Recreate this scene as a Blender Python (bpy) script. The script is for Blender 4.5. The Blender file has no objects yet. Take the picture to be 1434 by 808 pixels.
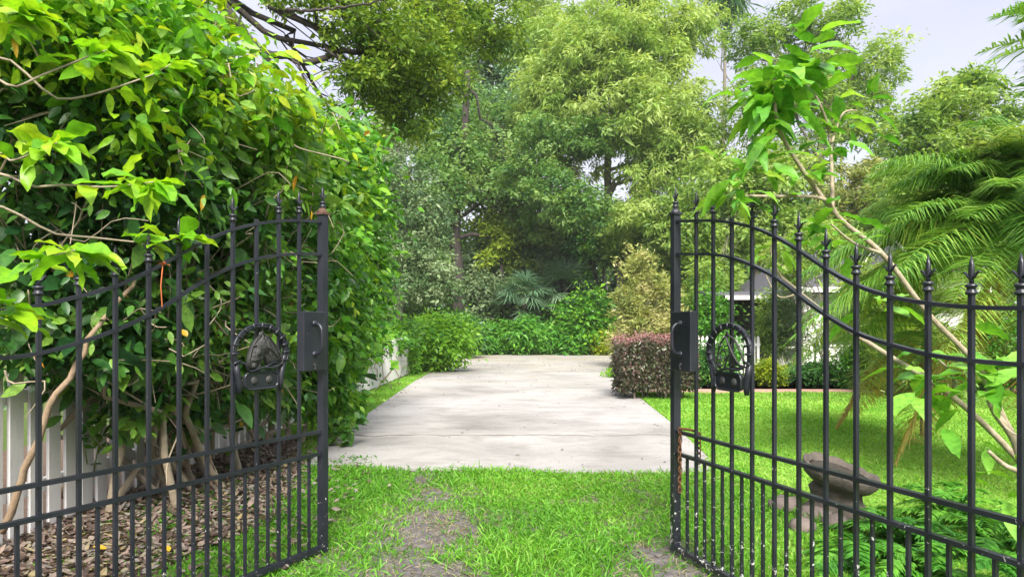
import bpy, math, random
import numpy as np
from mathutils import Vector

R = math.radians
scene = bpy.context.scene
COL = scene.collection
H, HZ, F, CX = 1.45, 462.0, 1000.0, 717.0      # eye height, horizon row, focal length and centre column of the photo (1434 wide)


def P(px, py, Z):
    return np.array([(px - CX) * Z / F, Z, H - (py - HZ) * Z / F])


def G(px, py, z=0.0):
    Z = (H - z) * F / (py - HZ)
    return np.array([(px - CX) * Z / F, Z, z])


def base_at(px, Z):
    return np.array([(px - CX) * Z / F, Z, 0.0])


def unit(a):
    a = np.asarray(a, float)
    return a / (np.linalg.norm(a, axis=-1, keepdims=True) + 1e-9)


# ------------------------------------------------------------------ materials
MATS = {}


def new_mat(name):
    m = bpy.data.materials.new(name)
    m.use_nodes = True
    nt = m.node_tree
    for n in list(nt.nodes):
        nt.nodes.remove(n)
    out = nt.nodes.new('ShaderNodeOutputMaterial')
    return m, nt, out


def ramp(nt, stops, src=None):
    r = nt.nodes.new('ShaderNodeValToRGB')
    cr = r.color_ramp
    while len(cr.elements) < len(stops):
        cr.elements.new(0.5)
    for e, (p, c) in zip(cr.elements, stops):
        e.position = p
        e.color = (c[0], c[1], c[2], 1)
    if src is not None:
        nt.links.new(src, r.inputs[0])
    return r


def noise(nt, scale, detail=4, rough=0.55, vec=None, dist=0.0):
    n = nt.nodes.new('ShaderNodeTexNoise')
    n.inputs['Scale'].default_value = scale
    n.inputs['Detail'].default_value = detail
    n.inputs['Roughness'].default_value = rough
    n.inputs['Distortion'].default_value = dist
    if vec is not None:
        nt.links.new(vec, n.inputs['Vector'])
    return n


def coords(nt, kind='Object', scale=None):
    t = nt.nodes.new('ShaderNodeTexCoord')
    if scale is None:
        return t.outputs[kind]
    mp = nt.nodes.new('ShaderNodeMapping')
    mp.inputs['Scale'].default_value = scale
    nt.links.new(t.outputs[kind], mp.inputs['Vector'])
    return mp.outputs[0]


def mixc(nt, fac, a, b, mode='MIX'):
    m = nt.nodes.new('ShaderNodeMix')
    m.data_type = 'RGBA'
    m.blend_type = mode
    for s, v in ((0, fac), (6, a), (7, b)):
        if hasattr(v, 'node'):
            nt.links.new(v, m.inputs[s])
        elif s == 0:
            m.inputs[0].default_value = v
        else:
            m.inputs[s].default_value = (v[0], v[1], v[2], 1)
    return m.outputs[2]


def math_n(nt, op, a, b=0.0, c=None):
    m = nt.nodes.new('ShaderNodeMath')
    m.operation = op
    for i, v in enumerate((a, b) if c is None else (a, b, c)):
        if hasattr(v, 'node'):
            nt.links.new(v, m.inputs[i])
        else:
            m.inputs[i].default_value = v
    return m.outputs[0]


def leaf_mat(name, stops, trans=0.35, rough=0.45, spec=0.4):
    m, nt, out = new_mat(name)
    at = nt.nodes.new('ShaderNodeAttribute')
    at.attribute_name = 'tint'
    r = ramp(nt, stops, at.outputs['Fac'])
    p = nt.nodes.new('ShaderNodeBsdfPrincipled')
    p.inputs['Roughness'].default_value = rough
    p.inputs['Specular IOR Level'].default_value = spec
    mo = noise(nt, 34, 3, .65, coords(nt))
    mr = ramp(nt, [(.32, (.55, .60, .55)), (.52, (1, 1, 1)), (.68, (1.25, 1.18, 1.05))], mo.outputs[0])
    lc = mixc(nt, .8, r.outputs[0], mr.outputs[0], 'MULTIPLY')
    nt.links.new(lc, p.inputs['Base Color'])
    tr = nt.nodes.new('ShaderNodeBsdfTranslucent')
    tc = mixc(nt, 1.0, lc, (1.35, 1.25, 0.55), 'MULTIPLY')
    nt.links.new(tc, tr.inputs['Color'])
    ms = nt.nodes.new('ShaderNodeMixShader')
    ms.inputs[0].default_value = trans
    nt.links.new(p.outputs[0], ms.inputs[1])
    nt.links.new(tr.outputs[0], ms.inputs[2])
    nt.links.new(ms.outputs[0], out.inputs[0])
    MATS[name] = m
    return m


def solid_mat(name, stops, scale=6.0, rough=0.7, bump=0.0, bscale=30.0, metallic=0.0, spec=0.5, vscale=None, detail=5):
    m, nt, out = new_mat(name)
    v = coords(nt, 'Object', vscale)
    n = noise(nt, scale, detail, 0.6, v)
    r = ramp(nt, stops, n.outputs[0])
    p = nt.nodes.new('ShaderNodeBsdfPrincipled')
    nt.links.new(r.outputs[0], p.inputs['Base Color'])
    p.inputs['Roughness'].default_value = rough
    p.inputs['Metallic'].default_value = metallic
    p.inputs['Specular IOR Level'].default_value = spec
    if bump:
        b = nt.nodes.new('ShaderNodeBump')
        b.inputs['Strength'].default_value = bump
        b.inputs['Distance'].default_value = 0.02
        n2 = noise(nt, bscale, 6, 0.65, v)
        nt.links.new(n2.outputs[0], b.inputs['Height'])
        nt.links.new(b.outputs[0], p.inputs['Normal'])
    nt.links.new(p.outputs[0], out.inputs[0])
    MATS[name] = m
    return m


def G3(*cols):
    k = len(cols)
    return [(i / (k - 1), c) for i, c in enumerate(cols)]


leaf_mat('shrub_leaf', G3((.018, .075, .022), (.042, .145, .028), (.09, .24, .032), (.20, .37, .05)), .38, .38, .5)
leaf_mat('young_leaf', G3((.08, .27, .012), (.17, .42, .015), (.30, .52, .02), (.40, .50, .03)), .45, .4, .4)
leaf_mat('yellow_leaf', G3((.55, .33, .02), (.62, .42, .04), (.50, .22, .02)), .3)
leaf_mat('hedge_leaf', G3((.02, .085, .012), (.05, .19, .016), (.10, .30, .02), (.20, .42, .025)), .38, .4, .45)
leaf_mat('oak_leaf', G3((.03, .10, .022), (.075, .19, .042), (.16, .31, .07), (.28, .42, .13)), .46, .5, .4)
leaf_mat('olive_leaf', G3((.025, .075, .010), (.075, .16, .014), (.17, .29, .02), (.30, .40, .04)), .42, .5, .3)
leaf_mat('pale_leaf', G3((.06, .15, .03), (.16, .29, .05), (.29, .44, .09), (.43, .55, .18)), .5, .5, .35)
leaf_mat('dark_leaf', G3((.02, .085, .02), (.045, .16, .03), (.11, .27, .04), (.22, .40, .05)), .34, .35, .5)
leaf_mat('blue_leaf', G3((.06, .15, .08), (.15, .28, .16), (.28, .42, .26)), .25, .45, .4)
leaf_mat('grey_leaf', G3((.03, .08, .03), (.08, .16, .06), (.16, .25, .10), (.30, .38, .22)), .3, .5, .4)
leaf_mat('lime_leaf', G3((.14, .25, .012), (.33, .42, .02), (.50, .55, .03)), .45, .5, .3)
leaf_mat('gold_leaf', G3((.12, .18, .05), (.26, .32, .08), (.40, .42, .15), (.5, .46, .24)), .35, .6, .3)
leaf_mat('maroon_leaf', G3((.025, .045, .025), (.05, .07, .035), (.10, .055, .05), (.09, .14, .06), (.22, .13, .12)), .2, .4, .5)
leaf_mat('pink_leaf', G3((.17, .07, .08), (.29, .14, .15), (.38, .23, .21)), .3, .5, .4)
leaf_mat('palm_leaf', G3((.04, .15, .02), (.09, .25, .03), (.19, .37, .05), (.36, .46, .08)), .35, .4, .5)
leaf_mat('dry_frond', G3((.22, .14, .05), (.42, .30, .09), (.48, .40, .12)), .35, .6, .2)
leaf_mat('fern_leaf', G3((.035, .16, .018), (.07, .26, .025), (.15, .38, .04)), .35, .45, .35)
leaf_mat('broad_leaf', G3((.05, .20, .025), (.10, .31, .03), (.19, .43, .045), (.30, .5, .09)), .42, .4, .4)
leaf_mat('grass_blade', G3((.055, .17, .018), (.10, .29, .025), (.17, .41, .035), (.32, .38, .12)), .4, .5, .25)
leaf_mat('lawn_blade', G3((.12, .31, .035), (.195, .42, .05), (.28, .50, .08), (.42, .53, .15)), .42, .5, .2)
leaf_mat('straw_blade', G3((.10, .15, .035), (.22, .20, .12), (.31, .28, .20), (.12, .24, .035)), .3, .7, .15)
leaf_mat('dead_leaf', G3((.05, .035, .03), (.11, .075, .065), (.18, .13, .11), (.26, .20, .17), (.20, .19, .175), (.30, .24, .11)), .15, .7, .2)
leaf_mat('wood_leaf', G3((.025, .07, .018), (.055, .13, .03), (.11, .21, .045), (.20, .32, .07)), .36, .5, .3)
leaf_mat('tip_leaf', G3((.10, .18, .05), (.20, .26, .08), (.30, .22, .14)), .35, .5, .3)
leaf_mat('rust_leaf', G3((.28, .12, .04), (.40, .19, .06), (.42, .28, .12)), .25, .6, .2)

solid_mat('bark_dark', G3((.012, .01, .008), (.035, .028, .024), (.07, .058, .05)), 5, .9, .9, 18, vscale=(1, 1, .25))
solid_mat('bark_grey', G3((.07, .06, .05), (.17, .15, .12), (.28, .25, .21)), 5, .9, .7, 18, vscale=(1, 1, .3))
solid_mat('stem_pale', G3((.17, .125, .085), (.33, .27, .19), (.47, .42, .33)), 14, .8, .8, 40, vscale=(1, 1, .5))
solid_mat('bark_shrub', G3((.12, .08, .05), (.27, .19, .12), (.40, .33, .24)), 9, .9, .9, 22, vscale=(1, 1, .35))
solid_mat('stem_green', G3((.12, .16, .04), (.22, .26, .08)), 9, .6, .2, 30)
solid_mat('white_paint', G3((.50, .48, .46), (.68, .66, .64), (.78, .77, .75)), 3.5, .6, .25, 14, vscale=(1, 1, .4))
solid_mat('stone_weathered', G3((.03, .026, .022), (.085, .07, .058), (.18, .15, .125)), 7, .92, .8, 28)
solid_mat('stone_pink', G3((.06, .048, .042), (.14, .11, .098), (.25, .20, .18)), 5, .9, .7, 20)
solid_mat('stone_pale', G3((.40, .38, .34), (.56, .54, .50), (.66, .65, .61)), 4, .85, .5, 20)
solid_mat('brick_path', G3((.26, .13, .09), (.38, .22, .16), (.44, .30, .23)), 9, .9, .5, 40)
solid_mat('wall_white', G3((.62, .60, .57), (.72, .71, .69)), 2, .8, .1, 10)
solid_mat('shingle', G3((.035, .035, .045), (.075, .072, .09), (.12, .115, .135)), 14, .9, .6, 40, vscale=(.5, 3, 3))
solid_mat('dark_wood', G3((.03, .025, .022), (.06, .05, .045)), 5, .6, .2, 20)
solid_mat('window_glass', G3((.02, .03, .035), (.04, .05, .055)), 2, .08, 0, 10, spec=.8)
solid_mat('chain_rust', G3((.05, .03, .02), (.16, .07, .03), (.26, .13, .06)), 40, .8, .5, 120, metallic=.4)
solid_mat('rust_cap', G3((.03, .024, .022), (.09, .045, .03), (.16, .085, .055)), 30, .85, .4, 90)
solid_mat('emblem_iron', G3((.02, .021, .026), (.05, .05, .05), (.12, .118, .105)), 22, .5, .6, 60, metallic=.5)
solid_mat('soil_dark', G3((.012, .010, .008), (.035, .028, .02), (.08, .06, .04)), 20, .8, .8, 60)
solid_mat('soil', G3((.06, .04, .03), (.12, .085, .065), (.19, .145, .115)), 6, .95, .8, 25)
solid_mat('orange_tip', G3((.5, .12, .04), (.6, .18, .06)), 9, .6)


def gate_paint():
    m, nt, out = new_mat('gate_paint')
    g = nt.nodes.new('ShaderNodeNewGeometry')
    v = g.outputs['Position']
    sep = nt.nodes.new('ShaderNodeSeparateXYZ')
    nt.links.new(v, sep.inputs[0])
    n1 = noise(nt, 5, 4, .6, v)
    base = ramp(nt, G3((.006, .007, .012), (.012, .013, .021), (.024, .025, .035)), n1.outputs[0])
    # flaked white primer low down on the bars, mostly on the right-hand gate
    n2 = noise(nt, 26, 5, .7, v, .6)
    low = math_n(nt, 'MULTIPLY_ADD', sep.outputs[2], -0.14, 0.125)
    right = math_n(nt, 'MULTIPLY', math_n(nt, 'GREATER_THAN', sep.outputs[0], 0.0), 0.05)
    thr = math_n(nt, 'ADD', math_n(nt, 'ADD', n2.outputs[0], low), right)
    chip = ramp(nt, [(.735, (0, 0, 0)), (.765, (1, 1, 1))], thr)
    c1 = mixc(nt, chip.outputs[0], base.outputs[0], (.55, .54, .50))
    # bird-dropping and dust specks on top
    n3 = noise(nt, 70, 2, .5, v)
    sp = ramp(nt, [(.755, (0, 0, 0)), (.78, (1, 1, 1))], n3.outputs[0])
    c2 = mixc(nt, sp.outputs[0], c1, (.35, .36, .36))
    p = nt.nodes.new('ShaderNodeBsdfPrincipled')
    nt.links.new(c2, p.inputs['Base Color'])
    rr = ramp(nt, [(.3, (.30, .30, .30)), (.7, (.52, .52, .52))], n1.outputs[0])
    nt.links.new(rr.outputs[0], p.inputs['Roughness'])
    p.inputs['Specular IOR Level'].default_value = .55
    b = nt.nodes.new('ShaderNodeBump')
    b.inputs['Strength'].default_value = .25
    b.inputs['Distance'].default_value = .004
    nt.links.new(n2.outputs[0], b.inputs['Height'])
    nt.links.new(b.outputs[0], p.inputs['Normal'])
    nt.links.new(p.outputs[0], out.inputs[0])
    MATS['gate_paint'] = m


gate_paint()


def concrete():
    m, nt, out = new_mat('concrete')
    v = coords(nt)
    big = noise(nt, .5, 5, .65, coords(nt, 'Object', (.8, 1.0, 1)), .4)
    base = ramp(nt, [(.30, (.205, .195, .185)), (.5, (.31, .298, .288)), (.70, (.385, .373, .363))], big.outputs[0])
    med = noise(nt, 1.7, 6, .72, coords(nt, 'Object', (.8, 1.1, 1)), .5)
    st = ramp(nt, [(.36, (.50, .48, .45)), (.52, (1, 1, 1))], med.outputs[0])
    c = mixc(nt, .42, base.outputs[0], st.outputs[0], 'MULTIPLY')
    fine = noise(nt, 45, 4, .7, v)
    fr = ramp(nt, [(.35, (.78, .77, .75)), (.6, (1, 1, 1))], fine.outputs[0])
    c = mixc(nt, .6, c, fr.outputs[0], 'MULTIPLY')
    # yellow-brown patches, stronger towards the far end
    sep = nt.nodes.new('ShaderNodeSeparateXYZ')
    nt.links.new(v, sep.inputs[0])
    far = ramp(nt, [(0, (0, 0, 0)), (1, (1, 1, 1))], math_n(nt, 'MULTIPLY_ADD', sep.outputs[1], 1 / 22, -14 / 22))
    sn = noise(nt, .9, 5, .65, coords(nt, 'Object', (.5, .9, 1)))
    sm = ramp(nt, [(.42, (0, 0, 0)), (.60, (1, 1, 1))], sn.outputs[0])
    f2 = math_n(nt, 'MULTIPLY', math_n(nt, 'MULTIPLY', far.outputs[0], sm.outputs[0]), .6)
    c = mixc(nt, f2, c, (.33, .28, .17))
    # the crack right across the slab
    wob = noise(nt, 1.3, 5, .6, coords(nt, 'Object', (1, 0, 0)))
    yy = math_n(nt, 'ADD', sep.outputs[1], math_n(nt, 'MULTIPLY', wob.outputs[0], .8))
    d = math_n(nt, 'ABSOLUTE', math_n(nt, 'SUBTRACT', yy, 10.05))
    cr = ramp(nt, [(.02, (1, 1, 1)), (.06, (0, 0, 0))], d)
    brk = noise(nt, 3.0, 3, .6, v)
    brr = ramp(nt, [(.32, (.3, .3, .3)), (.52, (1, 1, 1))], brk.outputs[0])
    c = mixc(nt, math_n(nt, 'MULTIPLY', cr.outputs[0], brr.outputs[0]), c, (.14, .12, .10))
    p = nt.nodes.new('ShaderNodeBsdfPrincipled')
    nt.links.new(c, p.inputs['Base Color'])
    p.inputs['Roughness'].default_value = .85
    b = nt.nodes.new('ShaderNodeBump')
    b.inputs['Strength'].default_value = .35
    b.inputs['Distance'].default_value = .01
    nt.links.new(fine.outputs[0], b.inputs['Height'])
    nt.links.new(b.outputs[0], p.inputs['Normal'])
    nt.links.new(p.outputs[0], out.inputs[0])
    MATS['concrete'] = m


concrete()


def turf(name, greens, bare_attr=False):
    m, nt, out = new_mat(name)
    v = coords(nt)
    a = noise(nt, 9, 6, .7, v)
    r = ramp(nt, greens, a.outputs[0])
    c = r.outputs[0]
    if bare_attr:
        at = nt.nodes.new('ShaderNodeAttribute')
        at.attribute_name = 'bare'
        n2 = noise(nt, 14, 6, .7, v)
        dirt = ramp(nt, [(.3, (.07, .062, .064)), (.5, (.135, .122, .125)), (.7, (.23, .205, .20))], n2.outputs[0])
        c = mixc(nt, at.outputs['Fac'], c, dirt.outputs[0])
    p = nt.nodes.new('ShaderNodeBsdfPrincipled')
    nt.links.new(c, p.inputs['Base Color'])
    p.inputs['Roughness'].default_value = .95
    p.inputs['Specular IOR Level'].default_value = .1
    b = nt.nodes.new('ShaderNodeBump')
    b.inputs['Strength'].default_value = .8
    b.inputs['Distance'].default_value = .03
    n3 = noise(nt, 40, 5, .7, v)
    nt.links.new(n3.outputs[0], b.inputs['Height'])
    nt.links.new(b.outputs[0], p.inputs['Normal'])
    nt.links.new(p.outputs[0], out.inputs[0])
    MATS[name] = m


turf('ground_mat', G3((.05, .06, .025), (.08, .12, .03), (.11, .16, .04)))
turf('lawn_mat', G3((.10, .20, .03), (.17, .30, .045), (.22, .36, .06)))
turf('entrance_mat', G3((.06, .08, .03), (.08, .15, .025), (.10, .20, .03)), True)
turf('mulch_mat', G3((.07, .05, .035), (.13, .09, .07), (.20, .14, .11)))
turf('verge_mat', G3((.09, .13, .03), (.13, .22, .03), (.16, .30, .03)))


# ------------------------------------------------------------------ mesh builder
class MB:
    def __init__(self):
        self.v, self.l, self.s, self.t, self.n = [], [], [], [], 0

    def raw(self, verts, loops, sizes, tint=0.5):
        verts = np.asarray(verts, float).reshape(-1, 3)
        sizes = np.asarray(sizes, int)
        self.v.append(verts)
        self.l.append(np.asarray(loops, int).ravel() + self.n)
        self.s.append(sizes)
        self.t.append(np.broadcast_to(np.asarray(tint, float), sizes.shape))
        self.n += len(verts)
        return self

    def box(self, lo, hi, tint=.5):
        x0, y0, z0 = lo
        x1, y1, z1 = hi
        v = [(x0, y0, z0), (x1, y0, z0), (x1, y1, z0), (x0, y1, z0), (x0, y0, z1), (x1, y0, z1), (x1, y1, z1), (x0, y1, z1)]
        f = [0, 3, 2, 1, 4, 5, 6, 7, 0, 1, 5, 4, 1, 2, 6, 5, 2, 3, 7, 6, 3, 0, 4, 7]
        return self.raw(v, f, [4] * 6, tint)

    def tube(self, pts, rad, k=6, cap=True, tint=.5, flat=1.0):
        pts = np.asarray(pts, float)
        n = len(pts)
        rad = np.broadcast_to(np.asarray(rad, float), (n,))
        t = np.gradient(pts, axis=0)
        t = unit(t)
        ref = np.array([0, 0, 1.0]) if abs(t[0][2]) < .8 else np.array([1.0, 0, 0])
        a = np.cross(t, ref)
        bad = np.linalg.norm(a, axis=1) < .15
        if bad.any():
            a[bad] = np.cross(t[bad], np.array([.3, 1.0, .2]))
        a = unit(a)
        for i in range(1, n):
            if np.dot(a[i], a[i - 1]) < 0:
                a[i] = -a[i]
        b = np.cross(t, a)
        ang = np.arange(k) / k * 2 * math.pi + math.pi / k
        ring = pts[:, None] + rad[:, None, None] * (np.cos(ang)[None, :, None] * a[:, None] + flat * np.sin(ang)[None, :, None] * b[:, None])
        i = np.arange(n - 1)[:, None] * k
        j = np.arange(k)[None]
        j2 = (j + 1) % k
        f = np.stack([i + j, i + j2, i + k + j2, i + k + j], -1).reshape(-1)
        loops, sizes = list(f), [4] * ((n - 1) * k)
        if cap:
            loops += list(range(k))[::-1] + [(n - 1) * k + q for q in range(k)]
            sizes += [k, k]
        return self.raw(ring.reshape(-1, 3), loops, sizes, tint)

    def lathe(self, prof, k=20, center=(0, 0, 0), tint=.5):
        prof = np.asarray(prof, float)
        n = len(prof)
        ang = np.arange(k) / k * 2 * math.pi
        v = np.stack([prof[:, 0][:, None] * np.cos(ang), prof[:, 0][:, None] * np.sin(ang), np.repeat(prof[:, 1][:, None], k, 1)], -1).reshape(-1, 3) + np.asarray(center)
        i = np.arange(n - 1)[:, None] * k
        j = np.arange(k)[None]
        j2 = (j + 1) % k
        f = np.stack([i + j, i + j2, i + k + j2, i + k + j], -1).reshape(-1)
        loops = list(f) + list(range(k))[::-1] + [(n - 1) * k + q for q in range(k)]
        return self.raw(v, loops, [4] * ((n - 1) * k) + [k, k], tint)

    def prism(self, poly, z0, z1, tint=.5):
        n = len(poly)
        v = [(p[0], p[1], z0) for p in poly] + [(p[0], p[1], z1) for p in poly]
        loops = list(range(n))[::-1] + list(range(n, 2 * n))
        sizes = [n, n]
        for i in range(n):
            j = (i + 1) % n
            loops += [i, j, n + j, n + i]
            sizes.append(4)
        return self.raw(v, loops, sizes, tint)

    def leaves(self, pos, axis, nrm, L, W, style='mid', bend=.15, fold=.25, tint=.5):
        pos = np.asarray(pos, float)
        N = len(pos)
        if N == 0:
            return self
        axis = unit(axis)
        side = unit(np.cross(axis, nrm))
        nrm = np.cross(side, axis)
        L = np.broadcast_to(np.asarray(L, float), (N,))[:, None]
        W = np.broadcast_to(np.asarray(W, float), (N,))[:, None]
        bend = np.broadcast_to(np.asarray(bend, float), (N,))[:, None]
        up = np.array([0, 0, 1.0])

        def c(t):
            return pos + axis * L * t - up * bend * L * t * t

        def s(t, w, sg):
            return c(t) + sg * side * W * w * .5 + nrm * W * w * .5 * fold
        q1, q2, q3 = .72, 1, .62
        if style == 'mid':
            V = np.stack([c(0), s(.42, 1, 1), c(1), s(.42, 1, -1)], 1)
            f = np.array([0, 1, 2, 0, 2, 3])
            sz = [3, 3]
        elif style == 'broad':
            st, wd = (.10, .26, .44, .62, .80, .92), (.34, .74, .98, .96, .62, .28)
            wob = np.random.default_rng(N).normal(0, .10, (2, 6, N, 1))
            VV = [c(0)] + [c(t_) for t_ in st] + [c(1)]
            VV += [s(t_, w_, 1) + nrm * W * wob[0, e_] for e_, (t_, w_) in enumerate(zip(st, wd))]
            VV += [s(t_, w_, -1) + nrm * W * wob[1, e_] for e_, (t_, w_) in enumerate(zip(st, wd))]
            V = np.stack(VV, 1)
            f, sz = [0, 8, 1], [3]
            for e_ in range(5):
                f += [1 + e_, 8 + e_, 9 + e_, 2 + e_]
                sz.append(4)
            f += [6, 13, 7, 0, 1, 14]
            sz += [3, 3]
            for e_ in range(5):
                f += [1 + e_, 2 + e_, 15 + e_, 14 + e_]
                sz.append(4)
            f += [6, 7, 19]
            sz.append(3)
            f = np.array(f)
        elif style == 'full':
            V = np.stack([c(0), c(.22), c(.5), c(.78), c(1), s(.2, q1, 1), s(.48, q2, 1), s(.78, q3, 1), s(.2, q1, -1), s(.48, q2, -1), s(.78, q3, -1)], 1)
            f = np.array([0, 5, 1, 1, 5, 6, 2, 2, 6, 7, 3, 3, 7, 4, 0, 1, 8, 1, 2, 9, 8, 2, 3, 10, 9, 3, 4, 10])
            sz = [3, 4, 4, 3, 3, 4, 4, 3]
        elif style == 'blade':
            V = np.stack([s(0, .8, 1), s(0, .8, -1), s(.5, .9, -1), s(.5, .9, 1), c(1)], 1)
            f = np.array([0, 1, 2, 3, 3, 2, 4])
            sz = [4, 3]
        k = V.shape[1]
        loops = (np.arange(N)[:, None] * k + f[None]).ravel()
        t = np.repeat(np.broadcast_to(np.asarray(tint, float), (N,)), len(sz))
        return self.raw(V.reshape(-1, 3), loops, np.tile(sz, N), t)

    def build(self, name, mat, parent=None, smooth=False, loc=None, origin=None):
        me = bpy.data.meshes.new(name)
        v = np.concatenate(self.v)
        if origin is not None:
            v = v - np.asarray(origin, float)
        l = np.concatenate(self.l)
        s = np.concatenate(self.s)
        t = np.concatenate(self.t)
        me.vertices.add(len(v))
        me.vertices.foreach_set('co', v.astype(np.float32).ravel())
        me.loops.add(len(l))
        me.loops.foreach_set('vertex_index', l.astype(np.int32))
        me.polygons.add(len(s))
        st = np.concatenate([[0], np.cumsum(s)[:-1]])
        me.polygons.foreach_set('loop_start', st.astype(np.int32))
        me.polygons.foreach_set('use_smooth', np.full(len(s), bool(smooth)))
        a = me.attributes.new('tint', 'FLOAT', 'FACE')
        a.data.foreach_set('value', np.clip(t, 0, 1).astype(np.float32))
        me.update(calc_edges=True)
        me.validate()
        me.materials.append(MATS[mat])
        o = bpy.data.objects.new(name, me)
        COL.objects.link(o)
        if origin is not None and parent is None:
            o.location = origin
        if loc is not None:
            o.location = loc
        if parent is not None:
            o.parent = parent
        return o


def tag(o, label=None, cat=None, group=None, kind=None):
    if label:
        o['label'] = label
    if cat:
        o['category'] = cat
    if group:
        o['group'] = group
    if kind:
        o['kind'] = kind
    return o


def empty(name, loc, label, cat, group=None, rz=0.0):
    o = bpy.data.objects.new(name, None)
    COL.objects.link(o)
    o.location = [float(q) for q in loc]
    o.rotation_euler = (0, 0, rz)
    o.empty_display_size = .2
    return tag(o, label, cat, group)


def curve(a, b, rng, wob=.12, n=6, sag=0.0):
    a, b = np.asarray(a, float), np.asarray(b, float)
    t = np.linspace(0, 1, n)[:, None]
    L = np.linalg.norm(b - a)
    off = rng.normal(0, wob * L, (n, 3))
    w = np.sin(t * math.pi)
    p = a + (b - a) * t + off * w * .6
    p[:, 2] += (sag * L * np.sin(t * math.pi))[:, 0]
    return p


def smooth_path(pts, n=24):
    pts = np.asarray(pts, float)
    k = len(pts)
    out = []
    for s in np.linspace(0, k - 1, n):
        i = min(int(s), k - 2)
        t = s - i
        p0, p1, p2, p3 = pts[max(i - 1, 0)], pts[i], pts[i + 1], pts[min(i + 2, k - 1)]
        out.append(.5 * ((2 * p1) + (-p0 + p2) * t + (2 * p0 - 5 * p1 + 4 * p2 - p3) * t * t + (-p0 + 3 * p1 - 3 * p2 + p3) * t ** 3))
    return np.array(out)


def clumps(mb, lobes, rng, per, L, W, rc, style='mid', droop=.25, bend=.15, flat=.65, tint=.5, tvar=.16, lvar=.12, shell=.55, upn=.45, qn=.10, ln=.32):
    """leaf clumps filling ellipsoid lobes (centre, radii, number of clumps); returns the clump centres"""
    cs = []
    for c, r, n in lobes:
        d = unit(rng.normal(size=(n, 3)))
        q = shell + (1 - shell) * rng.random(n) ** .7
        q = np.where(rng.random(n) < .22, rng.random(n) ** .5 * shell, q)
        q *= 1 + rng.normal(0, qn, n)
        cen = np.asarray(c) + d * q[:, None] * np.asarray(r)
        ct = tint + rng.normal(0, tvar, n) + rng.normal(0, tvar * .5)
        m = n * per
        idx = np.repeat(np.arange(n), per)
        size = rc * np.exp(rng.normal(0, .3, n))[idx]
        off = rng.normal(size=(m, 3)) * size[:, None] * np.array([1, 1, flat]) * .6
        pos = cen[idx] + off
        out = unit(off + d[idx] * size[:, None] * .5)
        ax = unit(rng.normal(size=(m, 3)) * np.array([1, 1, .5]) + out * .7 + np.array([0, 0, -droop]))
        nr = rng.normal(size=(m, 3)) * .55 + np.array([0, 0, upn]) + out * .35
        sc = np.exp(rng.normal(0, ln, m))
        mb.leaves(pos, ax, nr, L * sc, W * sc, style, bend, .25, ct[idx] + rng.normal(0, lvar, m))
        cs.append(cen)
    return cs


def limbs(mb, trunk, r0, lobes, cs, rng, frac=.25, rt=.35, k=7, fork=.45, twig=.012):
    trunk = np.asarray(trunk, float)
    tp = smooth_path(trunk, 14)
    tp[1:-1] += rng.normal(0, r0 * .12, (12, 3)) * np.array([1, 1, 0])
    rr = r0 * (1 - (1 - rt) * np.linspace(0, 1, 14))
    rr[0] *= 1.45
    rr[1] *= 1.12
    mb.tube(tp, rr, 10)
    for (c, r, n), cen in zip(lobes, cs):
        i = int(rng.integers(int(14 * fork), 14))
        a = tp[i]
        rl = rr[i] * rng.uniform(.4, .6)
        p = curve(a, np.asarray(c), rng, .10, 8, .06)
        mb.tube(p, rl * np.linspace(1, .3, 8), k, False)
        m = max(1, int(n * frac))
        for q in rng.choice(len(cen), min(m, len(cen)), replace=False):
            s = p[int(rng.integers(3, 8))]
            b = curve(s, cen[q], rng, .12, 5, .03)
            mb.tube(b, np.linspace(max(rl * .22, twig), twig * .5, 5), 4, False)


def tree(name, label, trunk, r0, lobes, leaf, bark, per, L, W, rc, seed, group=None, cat='tree', crown='crown', stem='trunk', frac=.25, fork=.45, rt=.35, twig=.012, **kw):
    rng = np.random.default_rng(seed)
    base = np.asarray(trunk[0], float)
    root = empty(name, base, label, cat, group)
    mb = MB()
    kw.setdefault('tvar', .24)
    fl = [(c, r, int(n * 1.3)) for c, r, n in lobes]
    cs = clumps(mb, fl, rng, int(per * .8), L, W, rc * .74, **kw)
    o = mb.build(crown, leaf, root, origin=base, smooth=(kw.get('style') == 'full'))
    tb = MB()
    limbs(tb, trunk, r0, lobes, cs, rng, frac, rt, fork=fork, twig=twig)
    tb.build(stem, bark, root, origin=base, smooth=True)
    return root, cs


def lob(px, py, Z, rx, rz, n, ry=None):
    return (P(px, py, Z), (rx, ry or rx, rz), n)


# ------------------------------------------------------------------ camera, light, sky
cam = bpy.data.cameras.new('camera')
cam.sensor_width = 36
cam.lens = F / 1434 * 36
cam.shift_y = (HZ - 404) / 1434
cam.clip_start = .05
cam.clip_end = 3000
co = bpy.data.objects.new('camera', cam)
co.location = (0, 0, H)
co.rotation_euler = (R(90), 0, 0)
COL.objects.link(co)
scene.camera = co

SUN_EL, SUN_AZ = 43.0, 174.0       # degrees; azimuth clockwise from +Y (the way the camera looks): behind and to the right
sd = np.array([math.sin(R(SUN_AZ)) * math.cos(R(SUN_EL)), math.cos(R(SUN_AZ)) * math.cos(R(SUN_EL)), math.sin(R(SUN_EL))])
sl = bpy.data.lights.new('sun', 'SUN')
sl.energy = 4.2
sl.angle = R(24)
sl.color = (1, .95, .86)
so = bpy.data.objects.new('sun', sl)
so.rotation_euler = Vector(-sd).to_track_quat('-Z', 'Y').to_euler()
so.location = (10, -10, 30)
COL.objects.link(so)

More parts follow.
